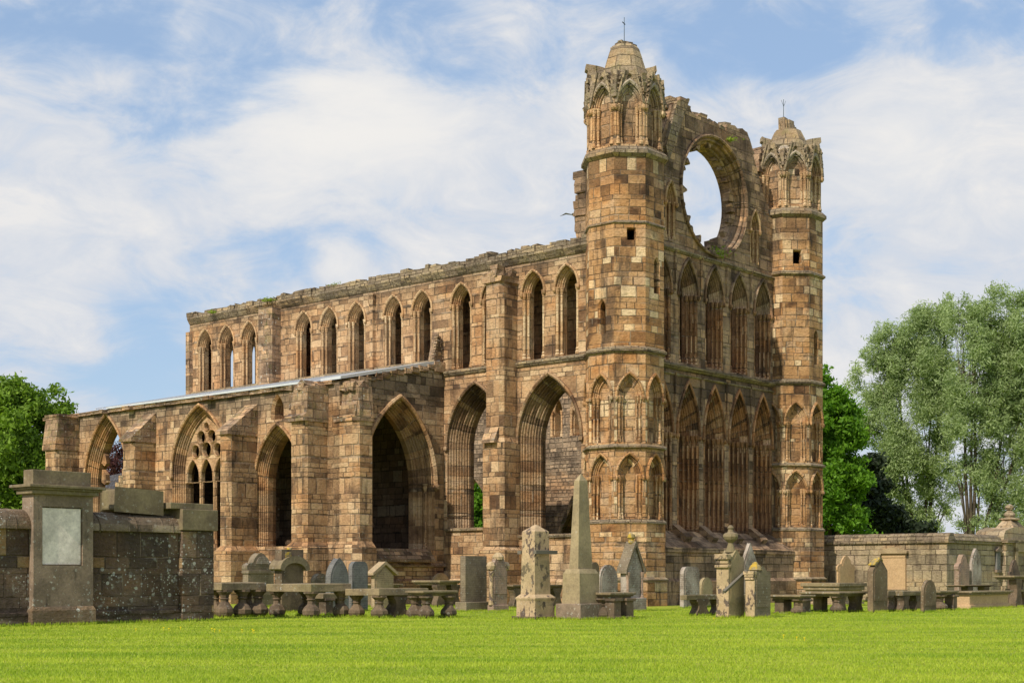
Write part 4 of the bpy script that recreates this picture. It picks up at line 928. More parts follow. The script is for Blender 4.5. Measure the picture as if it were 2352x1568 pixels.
# ------------------------------------------------------------------ tombs, left group
table('long plain table tomb beside the end of the dark wall on chunky balusters', 470, 508, 612, 1418, 1337, .21, [('bal', .08, .05, 1.15), ('bal2', .95, .05, 1.2), ('bal2', .55, .1, 1.1), ('bal', .1, .95, 1.1), ('bal', .95, .95, 1.1)])
table('long thick slab table tomb with bulbous baluster legs, second from the dark wall', 610, 714, 807, 1419, 1340, .22, [('bal2', .03, .03, 1.0), ('bal2', .93, .05, 1.0), ('bal2', .1, .95, 1.0), ('bal2', .95, .95, 1.0)])
table('table tomb on tall fluted balusters in front of the gabled headstone', 792, 870, 985, 1419, 1351, .20, [('bal', .04, .05, 1.15), ('bal', .9, .05, 1.2), ('slab', .45, .05, .55), ('bal', .1, .95, 1.1), ('bal', .9, .95, 1.1)])
table('low table tomb with stepped slab edge on two waisted balusters beside the stele', 930, 972, 1052, 1420, 1356, .15, [('bal', .12, .05, 1.1), ('bal', .9, .05, 1.1), ('bal', .1, .95, 1.1)], moulded=True)
table('small table tomb half hidden between the second and third tables', 700, 742, 800, 1412, 1362, .16, [('block', .2, .1, .3), ('bal', .85, .1, 1.0), ('bal', .5, .9, 1.1)])
def h1x(e, w_, t_, h_, bh):
    part(e, 'scroll_crest', 't_white', lambda m_: (m_.extr(frame((w_ * .55, -.05, h_ * .80), (1, 0, 0), (0, 1, 0)), [(.30 * math.cos(a_), .30 * math.sin(a_)) for a_ in [math.pi * i / 8 for i in range(9)]], 0, .12), m_.lathe(w_ * .97, t_ / 2, [(.09, h_ * .7), (.13, h_ * .74), (.11, h_ * .82), (.03, h_ * .85)], 8), m_.lathe(w_ * .03, t_ / 2, [(.07, h_ * .7), (.1, h_ * .74), (.03, h_ * .82)], 8)))
    part(e, 'pediment_moulding', 't_grey', lambda m_: m_.box(-.05, w_ + .05, -.06, t_ + .02, h_ * .62, h_ * .68))
headstone('ornate grey headstone with carved scroll crest standing near the dark wall', 558, 571, 628, 1393, 1269, 'scroll', 't_grey', extra=h1x)
def h2x(e, w_, t_, h_, bh):
    c = w_ / 2; zc = h_ - .62
    arc = [(c + (c + .17) * math.cos(a_), zc + .42 * math.sin(a_)) for a_ in [math.pi * i / 10 for i in range(11)]]
    inn = [(c + (c + .02) * math.cos(a_), zc - .04 + .26 * math.sin(a_)) for a_ in [math.pi * i / 10 for i in range(11)]]
    part(e, 'segmental_hood', 't_cap', lambda m_: m_.extr(LOC, arc + inn[::-1], -.14, t_ + .1), bevel=.015)
    part(e, 'finial', 'lichen', lambda m_: (m_.lathe(c, t_ / 2, [(.16, h_ - .24), (.17, h_ - .12), (.11, h_), (.09, h_ + .05), (.02, h_ + .10)], 8), m_.box(c - .34, c - .05, 0, t_, h_ - .24, h_ - .08, .04)))
headstone('tall brown headstone with heavy curved hood and yellow lichen finial', 632, 648, 696, 1406, 1262, 'flat', 't_leg', extra=h2x)
bpy.context.view_layer.update()
headstone('small round-topped grey headstone left of the pointed grey one', 714, 724, 753, 1404, 1317, 'round', 't_grey')
headstone('tall pointed blue-grey headstone with a chipped white edge', 748, 760, 800, 1405, 1281, 'gothic', 't_blue')
headstone('blue-grey headstone with rounded shoulders beside the pointed one', 801, 810, 844, 1403, 1289, 'low', 't_blue')
def h6x(e, w_, t_, h_, bh):
    c = w_ / 2; part(e, 'gable_roof', 't_warm', lambda m_: m_.extr(LOC, [(-.16, h_ - .36), (c, h_ + .03), (w_ + .16, h_ - .36), (w_ + .16, h_ - .27), (c, h_ + .13), (-.16, h_ - .27)], -.1, t_ + .08), bevel=.01)
headstone('sandstone headstone shaped like a little gabled house', 853, 861, 903, 1398, 1297, 'gable', 't_warm', extra=h6x)
chest('low chest tomb with dark moulded lid behind the table tombs', 800, 868, 926, 1393, 1340, .13, mat='t_dark')
headstone('small low round headstone behind the pale moulded slab', 991, 996, 1032, 1385, 1316, 'round', 't_warm')
table('pale moulded table tomb in front of the choir wall left of the stele', 945, 1010, 1060, 1393, 1332, .18, [('slab', .1, .1, .5), ('slab', .9, .1, .5), ('block', .5, .9, .3)], moulded=True)
table('low dark table tomb behind the peeling stele at the choir wall', 1120, 1178, 1300, 1396, 1342, .16, [('slab', .1, .1, .5), ('slab', .9, .1, .5), ('slab', .5, .9, .5)], mat='t_dark', moulded=True)
headstone('plain rectangular grey stele on a low block base left of the scrolled stone', 1058, 1070, 1117, 1404, 1277, 'flat', 't_grey', base=(.32, .13))
def h9x(e, w_, t_, h_, bh):
    c = w_ / 2
    def f(m_):
        for x in (-.02, w_ + .02): m_.lathe(x, t_ / 2, [(.05, h_ - .55), (.13, h_ - .50), (.16, h_ - .38), (.12, h_ - .28), (.04, h_ - .24)], 8)
        m_.lathe(c, t_ / 2, [(.18, h_ - .18), (.2, h_ - .08), (.12, h_ + .02), (.05, h_ + .06)], 8)
    part(e, 'scrolls', 't_pale', f)
    part(e, 'side_column', 't_pale', lambda m_: m_.lathe(-.03, t_ / 2 - .02, [(.09, bh), (.09, .14 + bh), (.065, .2 + bh), (.06, h_ - .75), (.1, h_ - .62), (.1, h_ - .55)], 8))
headstone('weathered pinkish headstone with scrolls on top beside the square grey stele', 1124, 1133, 1164, 1404, 1272, 'shoulder', 't_pink', base=(.22, .05), extra=h9x)
# peeling pillar
e, P, d = tomb('pillar_monument', 'square peeling yellowish pillar monument with pyramid cap and a timber batten', 'pillar monument', 1230, 1423)
Lv, Lu = len_along(P, V, 1174), len_along(P, U, 1286)
def sqp(o_): return [(o_, o_), (Lu - o_, o_), (Lu - o_, Lv - o_), (o_, Lv - o_)]
part(e, 'foot_slab', 't_leg', lambda m_: m_.prism(sqp(0), -.05, .09), bevel=.015)
part(e, 'plinth', 't_pale', lambda m_: (m_.prism(sqp(.10), .09, .50, top=False), m_.prism(sqp(.10), .50, .56, plan2=sqp(.08)), m_.prism(sqp(.08), .56, .60), m_.prism(sqp(.09), .60, .68, plan2=sqp(.17))))
sh = MB(); sh.prism(sqp(.18), .66, zat(1218, d), top=False, plan2=sqp(.21)); sh.prism(sqp(.21), zat(1218, d), zat(1202, d) , plan2=[(Lu / 2 - .02, Lv / 2 - .02), (Lu / 2 + .02, Lv / 2 - .02), (Lu / 2 + .02, Lv / 2 + .02), (Lu / 2 - .02, Lv / 2 + .02)])
sh.build('shaft', 't_pale', e, bevel=.015)
zb_ = zat(1271, d)
part(e, 'batten', 'iron', lambda m_: m_.prism([(.12, .08), (Lu + .0, .08), (Lu + .0, .17), (.12, .17)], zb_, zb_ + .10), bevel=.008)
part(e, 'batten', 'iron', lambda m_: m_.prism([(.14, Lv - .22), (.26, Lv - .22), (.26, Lv - .10), (.14, Lv - .10)], zb_, zb_ + .09), bevel=.008)
# obelisk
e, P, d = tomb('obelisk', 'tall olive sandstone obelisk on a square pedestal', 'obelisk', 1333, 1423)
def sq(o_, w1=1.28, w2=1.28): return [(o_, o_), (w1 - o_, o_), (w1 - o_, w2 - o_), (o_, w2 - o_)]
dd = d
Lv = len_along(P, V, 1276); Lu = len_along(P, U, 1392)
def sqr(o_): return [(o_, o_), (Lu - o_, o_), (Lu - o_, Lv - o_), (o_, Lv - o_)]
part(e, 'base', 't_mon', lambda m_: m_.prism(sqr(0), -.05, zat(1386, d), bot=False), bevel=.015)
part(e, 'pedestal', 't_olive', lambda m_: (m_.prism(sqr(.12), zat(1386, d), zat(1316, d), top=False, plan2=sqr(.14)), m_.prism(sqr(.14), zat(1316, d), zat(1306, d), plan2=sqr(.20))), bevel=.012)
def obs(m_):
    k = min(Lu, Lv); a1, a2 = .24, .42
    A1 = [(Lu / 2 - (Lu / 2 - .25), Lv / 2 - (Lv / 2 - .27)), (Lu - .25, .27), (Lu - .25, Lv - .27), (.25, Lv - .27)]
    c = (Lu / 2, Lv / 2); B1 = [(c[0] + (x - c[0]) * .56, c[1] + (y - c[1]) * .56) for x, y in A1]
    m_.prism(A1, zat(1306, d), zat(1100, d), top=False, plan2=B1); m_.prism(B1, zat(1100, d), zat(1083, d) , plan2=[(c[0] + (x - c[0]) * .02, c[1] + (y - c[1]) * .02) for x, y in A1])
part(e, 'shaft', 't_olive', obs, bevel=.012)
headstone('dark round headstone right behind the obelisk', 1354, 1358, 1376, 1410, 1291, 'round', 't_dark')
headstone('blackened round-topped headstone between the obelisk and the gabled gothic stone', 1374, 1379, 1418, 1400, 1297, 'round', 't_white')
table('table tomb with moulded edge beside the obelisk on thick panelled legs', 1362, 1402, 1462, 1422, 1360, .16, [('block', .2, .08, .32), ('block', .80, .08, .34), ('bal', .1, .9, 1.2), ('bal', .9, .9, 1.2)], moulded=True)
def h11x(e, w_, t_, h_, bh):
    c = w_ / 2
    part(e, 'gable_roof', 't_grey', lambda m_: m_.extr(LOC, [(-.12, h_ - .95), (c, h_ - .02), (w_ + .12, h_ - .95), (w_ + .12, h_ - .83), (c, h_ + .12), (-.12, h_ - .83)], -.08, t_ + .08))
    part(e, 'finial', 'lichen', lambda m_: m_.lathe(c, t_ / 2, [(.05, h_), (.11, h_ + .08), (.08, h_ + .18), (.14, h_ + .24), (.12, h_ + .34), (.04, h_ + .38)], 8))
    for x in (.02, w_ - .02): part(e, 'column', 't_pink', lambda m_: m_.lathe(x, -.02, [(.08, bh), (.05, bh + .1), (.045, h_ - 1.15), (.08, h_ - 1.0), (.09, h_ - .9)], 8))
headstone('tall gothic gabled headstone with side columns and lichened finial by the near turret', 1426, 1440, 1474, 1404, 1250, 'steep', 't_white', base=(.45, .12), extra=h11x)
headstone('pale slab headstone with a lettered face and rounded corner, second right of the near turret', 1562, 1571, 1606, 1396, 1301, 'low', 't_white')
headstone('small round headstone with a dark sooty hollow beside the lettered slab', 1605, 1612, 1636, 1394, 1326, 'round', 't_olive')
table('long table tomb with rounded edge running behind the tall columned stone', 1562, 1578, 1722, 1415, 1366, .15, [('slab', .22, .15, .62), ('slab', .9, .15, .5), ('slab', .55, .85, .6)])
def h14x(e, w_, t_, h_, bh):
    c = w_ / 2
    def col(m_):
        for y in (.05,): m_.prism([(-.06, .0), (-.0, -.0), (0, t_), (-.06, t_)], 0, h_ * .80)
        m_.box(-.16, .05, -.02, t_ + .02, h_ * .86, h_ * .94); m_.box(-.10, .05, 0, t_, h_ * .80, h_ * .86); m_.box(-.13, .05, -.02, t_ + .02, h_ * .74, h_ * .78)
        m_.box(-.09, .05, -.01, t_ + .01, 0, .12)
    part(e, 'side_column', 't_pale', col, bevel=.015)
    part(e, 'urn_finial', 't_cap', lambda m_: m_.lathe(c, t_ / 2, [(.16, h_ - .06), (.10, h_ + .1), (.07, h_ + .2), (.18, h_ + .3), (.22, h_ + .38), (.20, h_ + .46), (.09, h_ + .5), (.07, h_ + .58), (.1, h_ + .62), (.04, h_ + .7)], 10), smooth=False)
headstone('tall pillar-like headstone with fluted side column and urn on top', 1648, 1676, 1708, 1419, 1262, 'notch', 't_olive', extra=h14x, nm='pillar_headstone', cat='headstone')
d14 = depth(1419)
bat = MB(); p0 = gp(1663, d14 - .35); p1 = gp(1714, d14 + .4); p0.z = zat(1358, d14); p1.z = zat(1311, d14)
bat.tube([tuple(p0), tuple(p1)], [.055, .05], 4); bo = bat.build('timber_batten', 'iron'); tag(bo, 'grey weathered timber batten leaning across the urn-topped headstone', 'batten')
def h15x(e, w_, t_, h_, bh):
    c = w_ / 2
    def col(m_):
        m_.prism([(-.05, 0), (0, 0), (0, t_), (-.05, t_)], 0, h_ * .74); m_.box(-.14, .05, -.02, t_ + .02, h_ * .84, h_ * .91); m_.box(-.09, .05, 0, t_, h_ * .74, h_ * .80); m_.box(-.12, .05, -.01, t_, h_ * .80, h_ * .84)
    part(e, 'side_column', 't_pale', col, bevel=.015)
    part(e, 'finial', 'lichen', lambda m_: m_.lathe(c * .6, t_ / 2, [(.2, h_ - .1), (.16, h_ + .01), (.09, h_ + .06), (.08, h_ + .1), (.02, h_ + .13)], 8))
headstone('shorter pillar-like headstone with side column and orange lichen top, right of the urn one', 1714, 1735, 1769, 1419, 1300, 'notch', 't_grey', extra=h15x, nm='pillar_headstone')
headstone('whitish gothic headstone half hidden behind the two pillar-like stones', 1700, 1707, 1740, 1392, 1246, 'steep', 't_white')
table('table tomb on a square panelled leg right of the two pillar-like stones', 1764, 1838, 1874, 1411, 1366, .13, [('block', .5, .1, .5), ('bal', .2, .12, 1.0), ('block', .5, .85, .5)], moulded=True)
table('long table tomb of light stone left of the dark pointed stele', 1835, 1928, 1994, 1407, 1359, .14, [('slab', .2, .12, .5), ('slab', .85, .12, .5), ('bal', .1, .1, 1), ('block', .5, .9, .4)], moulded=True)
chest('big chest tomb with broad moulded lid at the foot of the far turret', 1838, 1928, 1992, 1392, 1338, .28)
headstone('tall dark narrow stele with pointed top and yellow lichen tip', 1993, 2006, 2038, 1406, 1281, 'gable', 't_dark', extra=lambda e, w_, t_, h_, bh: part(e, 'lichen_tip', 'lichen', lambda m_: m_.extr(LOC, [(.08, h_ - .24), (w_ / 2, h_ - .02), (w_ * .65, h_ - .1), (w_ * .65, h_ - .07), (w_ / 2, h_ + .03), (.06, h_ - .2)], -.02, t_ + .01)))
table('table tomb below the pedimented wall tablet on waisted legs', 2034, 2074, 2120, 1404, 1357, .15, [('slab', .15, .12, .5), ('slab', .9, .12, .45), ('slab', .1, .9, .5), ('slab', .9, .9, .45)])
headstone('small dark headstone like a bullet with rounded top among the tables', 2115, 2122, 2150, 1406, 1332, 'round', 't_dark')
table('table tomb on banded pillar legs right of the bullet-shaped headstone', 2112, 2160, 2204, 1402, 1356, .15, [('bal', .15, .1, 1.2), ('block', .85, .1, .3), ('bal', .3, .9, 1.1)], moulded=True)
chest('wide table-like tomb with a bright sandstone side panel', 2182, 2232, 2328, 1399, 1357, .14, mat='t_orange')
table('thin slab table tomb in front of the wall corner', 2168, 2216, 2284, 1391, 1343, .08, [('slab', .2, .1, .5), ('slab', .8, .1, .5)], mat='t_dark', moulded=True)
table('high table tomb in front of the urn-topped monument', 2280, 2330, 2420, 1394, 1321, .15, [('slab', .12, .1, .6), ('slab', .85, .1, .5), ('slab', .5, .9, .5)], moulded=True)
table('low table tomb cut off by the right frame edge', 2308, 2345, 2440, 1393, 1352, .12, [('slab', .1, .1, .45), ('slab', .85, .1, .5)])

# ------------------------------------------------------------------ yard wall at the right, set in the same axes
def wpt(xb, d): return gp(xb, d)
WC = Vector((19.03, 63.9, 0))
yw = empty('boundary_wall', WC, TH, 'old boundary wall with sloping coping right of the far turret', 'stone wall')
YH = 2.62
part(yw, 'masonry', 'yardwall', lambda m_: (m_.box(0, .5, 0, 9.0, -.3, YH), m_.box(.5, 6.6, 0, .5, -.3, YH)), bevel=0)
def cope(m_):
    y = -.12
    f1 = frame((0, 0, 0), (1, 0, 0), (0, 1, 0)); r3 = random.Random(2)
    while y < 8.9:
        w_ = r3.uniform(.5, .8); m_.extr(f1, [(-.10, YH), (-.12, YH + .12), (.0, YH + .36), (.12, YH + .44), (.45, YH + .44), (.6, YH)], y, y + w_ - .015); y += w_
    f2 = frame((0, 0, 0), (0, 1, 0), (1, 0, 0)); x = .62
    while x < 6.4:
        w_ = r3.uniform(.5, .8); m_.extr(f2, [(-.10, YH), (-.12, YH + .12), (.0, YH + .36), (.12, YH + .44), (.45, YH + .44), (.6, YH)], x, x + w_ - .015); x += w_
part(yw, 'coping', 'top', cope, bevel=0)
part(yw, 'blind_arch', 'rubble', lambda m_: m_.extr(frame((-.03, 7.0, 0), (0, 1, 0), (1, 0, 0)), outline('round', 1.5, 2.0), 0, .1), bevel=0)
headstone('leaning headstone with ornate carved crest against the boundary wall beside the turret', 1922, 1926, 1962, 1385, 1275, 'scroll', 't_orange', d=64.0)
# tablet with pediment on the south face of the wall
def wall_local(xb):  # distance along the south-facing side (local y) for a bearing
    return len_along(WC, V, xb)
y0, y1 = wall_local(2082), wall_local(2029)
dm = WC.y + y0 * V.y
tb_ = empty('wall_tablet', WC + V * y0 - U * .02, TH, 'orange sandstone memorial tablet with triangular pediment on the boundary wall', 'memorial tablet')
ft = frame((0, 0, 0), (0, 1, 0), (-1, 0, 0)); Lw = y1 - y0
part(tb_, 'panel', 't_orange', lambda m_: (m_.extr(ft, [(0, .55), (Lw, .55), (Lw, 2.18), (0, 2.18)], 0, .10), m_.extr(ft, [(0, 2.0), (Lw, 2.0), (Lw, 2.1), (0, 2.1)], .10, .13)))
part(tb_, 'pediment', 't_warm', lambda m_: (m_.extr(ft, [(-.12, 2.18), (Lw + .12, 2.18), (Lw + .12, 2.28), (Lw / 2, 2.46), (-.12, 2.28)], 0, .24),))
part(tb_, 'sill', 't_cap', lambda m_: m_.extr(ft, [(-.05, .25), (Lw + .05, .25), (Lw + .05, .55), (-.05, .55)], 0, .16))
headstone('narrow pinkish headstone leaning in the shaded corner of the boundary wall', 2192, 2203, 2226, 1394, 1272, 'scroll', 't_pink', d=61.0)
headstone('pale grey gothic-pointed headstone in the shade of the boundary wall', 2226, 2232, 2254, 1394, 1258, 'gothic', 't_white', d=62.0)
headstone('brown headstone with square moulded cap left of the urn-topped monument', 2314, 2320, 2343, 1394, 1284, 'shoulder', 't_leg', d=58.0)
P = WC + U * 5.85 ; 
e = empty('urn_monument', P, TH, 'large classical grave monument with rounded shoulders and urn finial at the right edge', 'monument')
part(e, 'body', 'yardwall', lambda m_: m_.box(0, 4.5, -.25, 1.4, -.2, 2.75), bevel=.03)
part(e, 'shoulder', 'yardwall', lambda m_: m_.extr(frame((0, -.2, 0), (1, 0, 0), (0, 1, 0)), [(-.1, 2.85), (4.6, 2.85), (4.58, 3.05), (4.4, 3.25), (3.9, 3.36), (3.3, 3.46), (1.2, 3.46), (.6, 3.36), (.1, 3.25), (-.08, 3.05)], 0, 1.4), bevel=.03)
part(e, 'pyramid', 'yardwall', lambda m_: (m_.prism([(1.5, .0), (3.0, .0), (3.0, .9), (1.5, .9)], 3.45, 3.85, plan2=[(1.9, .3), (2.6, .3), (2.6, .7), (1.9, .7)]),))
part(e, 'cornice', 'top', lambda m_: (m_.box(-.12, 4.65, -.4, 1.5, 2.72, 2.86),))
part(e, 'panel_frame', 't_warm', lambda m_: (m_.box(.9, 1.2, -.36, -.24, .6, 2.5), m_.box(2.6, 2.9, -.36, -.24, .6, 2.5), m_.box(.9, 2.9, -.36, -.24, 2.3, 2.72)))
part(e, 'urn', 'yardwall', lambda m_: m_.lathe(2.25, .5, [(.40, 3.82), (.50, 3.86), (.50, 3.92), (.2, 3.97), (.28, 4.08), (.26, 4.16), (.13, 4.28), (.12, 4.32), (.19, 4.36), (.22, 4.46), (.18, 4.54), (.08, 4.60)], 12))
P = WC + U * 4.75
e = empty('grey_tablet', WC + U * 5.35 - V * .02, TH, 'narrow grey slate wall tablet with small pediment left of the urn monument', 'memorial tablet')
part(e, 'tablet', 't_blue', lambda m_: (m_.box(-.15, .25, -.08, .02, 1.45, 2.3),)); part(e, 'frame', 't_mon', lambda m_: (m_.extr(LOC, [(-.26, 2.3), (.36, 2.3), (.36, 2.36), (.05, 2.5), (-.26, 2.36)], -.14, .0),)); part(e, 'sill', 't_mon', lambda m_: m_.box(-.24, .34, -.12, .0, 1.32, 1.45))
# ------------------------------------------------------------------ near wall at the left
D0 = depth(1437.0); P0 = gp(80, D0)
gw = empty('graveyard_wall', P0, TH, 'dark lichened graveyard wall with rounded coping in the left foreground', 'stone wall')
xe = len_along(P0, U, 424)
WT = zat(1212, D0); CT_ = zat(1165, D0)
def wallm(m_):
    m_.box(-9.0, xe, .25, 1.05, -.3, WT); m_.box(-9.0, xe + .02, .19, 1.1, -.3, .32)
part(gw, 'masonry', 'gravewall', wallm, bevel=.02)
hc = CT_ - WT
def copm(m_):
    f2 = frame((0, .65, 0), (0, 1, 0), (1, 0, 0))
    prof = [(-.50, WT - .02)] + [(-.50 * math.cos(a_) , WT + .06 + (hc - .08) * math.sin(a_)) for a_ in [math.pi * i / 12 for i in range(13)]] + [(.5, WT - .02)]
    x = -9.0; r3 = random.Random(8)
    while x < xe - .1:
        w_ = r3.uniform(.9, 1.3); m_.extr(f2, prof, x, min(xe + .05, x + w_) - .012); x += w_
part(gw, 'coping', 'gravecope', copm, bevel=.01)
# end pier
Pe = P0 + U * xe; wp = len_along(Pe, U, 497)
zc1, zc0 = zat(1170, Pe.y + .5), zat(1218, Pe.y + .5)
part(gw, 'end_pier', 'gravewall', lambda m_: m_.box(xe, xe + wp, .10, 1.15, -.3, zc0), bevel=.02)
part(gw, 'pier_cap', 't_cap', lambda m_: (m_.box(xe - .05, xe + wp + .07, .02, 1.22, zc0, zc1 ), m_.box(xe - .35, xe + wp + .0, .12, 1.1, zc1, zc1 + .16)), bevel=.015)
bl_ = MB(); x0 = len_along(P0, U, 282); x1 = len_along(P0, U, 388); dB = P0.y + x0 * U.y + .3
bl_.extr(frame((0, .3, 0), (1, 0, 0), (0, 1, 0)), [(x0, zat(1170, dB)), (x1, zat(1172, dB) - .03), (x1, zat(1127, dB)), (x0 + .02, zat(1122, dB))], 0, .62)
bo = bl_.build('coping_block', 't_cap', bevel=.05); bo.location = P0; bo.rotation_euler = (0, 0, TH); tag(bo, 'loose mossy rectangular stone block lying on the coping of the dark wall', 'stone block')
# round knob behind the coping
# monument set in the wall
mn = empty('wall_monument', P0, TH, 'tall classical grave monument with pale marble tablet built into the dark wall', 'monument')
w_m = len_along(P0, U, 217); t_m = len_along(P0, V, 51)
ty1, ty0 = zat(1161, D0), zat(1297, D0); sx0 = len_along(P0, U, 100); sx1 = len_along(P0, U, 193)
zt1 = zat(1135, D0 + .4)
part(mn, 'pedestal', 't_mon', lambda m_: (m_.box(0, w_m, .06, t_m, -.2, ty0), m_.box(0, sx0, .06, t_m, ty0, ty1), m_.box(sx1, w_m, .06, t_m, ty0, ty1), m_.box(0, w_m, .06, t_m, ty1, zt1), m_.box(sx0 - .01, sx1 + .01, .14, t_m - .05, ty0, ty1)), bevel=0)
part(mn, 'base', 'gravecope', lambda m_: m_.prism([(-.06, 0), (w_m + .04, 0), (w_m + .04, t_m + .05), (-.06, t_m + .05)], -.2, .36, top=False) or m_.prism([(-.06, 0), (w_m + .04, 0), (w_m + .04, t_m + .05), (-.06, t_m + .05)], .36, .45, plan2=[(0, .05), (w_m, .05), (w_m, t_m), (0, t_m)]), bevel=0)
part(mn, 'marble_tablet', 'marble', lambda m_: m_.box(sx0 + .03, sx1 - .03, .10, .139, ty0 + .02, ty1 - .03), bevel=.004)
zq = zt1
def corn(m_):
    for o_, a_, b_ in ((.10, zq, zq + .10), (.16, zq + .10, zq + .15), (.22, zq + .15, zq + .22)): m_.box(-o_, w_m + o_, .06 - o_, t_m + o_, a_, b_)
part(mn, 'cornice', 't_cap', corn, bevel=.012)
part(mn, 'attic_block', 't_cap', lambda m_: m_.box(.02, w_m - .02, .12, t_m - .02, zq + .22, zq + .22 + .36), bevel=.012)

# kerb stones lying in the grass
kr = random.Random(4)
for xx, yy, xx2, lab in ((1590, 1409, 1690, 'flat kerb stone in the grass left of the urn-topped headstone'), (1790, 1410, 1840, 'flat kerb stone in the grass near the right hand tables'), (1085, 1407, 1150, 'flat kerb stone in the grass in front of the scrolled stele')):
    d = depth(yy); Pk = gp(xx, d); k_ = MB(); Lk = (gp(xx2, d) - Pk).length; k_.box(0, Lk, 0, .3, -.05, .035, .01); o_ = k_.build('kerb_stone', 'path', bevel=.01); o_.location = Pk; tag(o_, lab, 'kerb stone', 'kerb stones')

rs = np.random.RandomState(3)
N = 330000
d = 14.0 * np.exp(rs.rand(N) * math.log(52 / 14.0)); x = (rs.rand(N) - .5) * 1.02 * d
h = .018 + .022 * rs.rand(N); wd = .0035 + .00022 * d; an = rs.rand(N) * 2 * np.pi
pt = np.sin(x * .9 + np.sin(d * .7) * 2) * .5 + np.sin(d * 1.7 + x * .4) * .5; h *= 1 + .22 * pt
bx, by = np.cos(an) * wd, np.sin(an) * wd; lx, ly = (rs.rand(N) - .5) * .045, (rs.rand(N) - .5) * .045
co = np.empty((N, 3, 3), np.float32)
co[:, 0] = np.stack([x - bx, d - by, np.zeros(N)], 1); co[:, 1] = np.stack([x + bx, d + by, np.zeros(N)], 1); co[:, 2] = np.stack([x + lx, d + ly, h], 1)

# longer untrimmed grass round the foot of every stone
ex = []
bpy.context.view_layer.update()
for o in list(bpy.data.objects):
    if o.type != 'MESH': continue
    rt_ = o.parent if o.parent else o
    if rt_.get('category') not in ('headstone', 'table tomb', 'chest tomb', 'obelisk', 'pillar monument', 'monument', 'stone wall', 'kerb stone'): continue
    vs_ = [v_.co for v_ in o.data.vertices]; zmn = min(v_.z for v_ in vs_)
    if zmn > .05: continue
    lowv = [v_ for v_ in vs_ if v_.z < zmn + .12]; x0, x1, y0, y1 = min(v_.x for v_ in lowv), max(v_.x for v_ in lowv), min(v_.y for v_ in lowv), max(v_.y for v_ in lowv)
    n = int(((x1 - x0) + (y1 - y0)) * 2 * 260)
    for i in range(n):
        q = rs.rand() * 2 * ((x1 - x0) + (y1 - y0)); e_ = abs(rs.randn()) * .035 + .005
        if q < x1 - x0: p_ = (x0 + q, y0 - e_)
        elif q < 2 * (x1 - x0): p_ = (x0 + q - (x1 - x0), y1 + e_)
        elif q < 2 * (x1 - x0) + (y1 - y0): p_ = (x0 - e_, y0 + q - 2 * (x1 - x0))
        else: p_ = (x1 + e_, y0 + q - 2 * (x1 - x0) - (y1 - y0))
        w3 = o.matrix_world @ Vector((p_[0], p_[1], 0)); hh_ = .035 + .08 * rs.rand() ** 1.5; a3 = rs.rand() * 6.28; wd_ = .010
        ex.append([(w3.x - math.cos(a3) * wd_, w3.y - math.sin(a3) * wd_, 0), (w3.x + math.cos(a3) * wd_, w3.y + math.sin(a3) * wd_, 0), (w3.x + rs.randn() * .02, w3.y + rs.randn() * .02, hh_)])
co = np.concatenate([co, np.array(ex, dtype=np.float32)])
tag(tri_mesh('grass', co, 3, 'grass'), 'short mown grass of the foreground lawn', 'grass', kind='stuff')

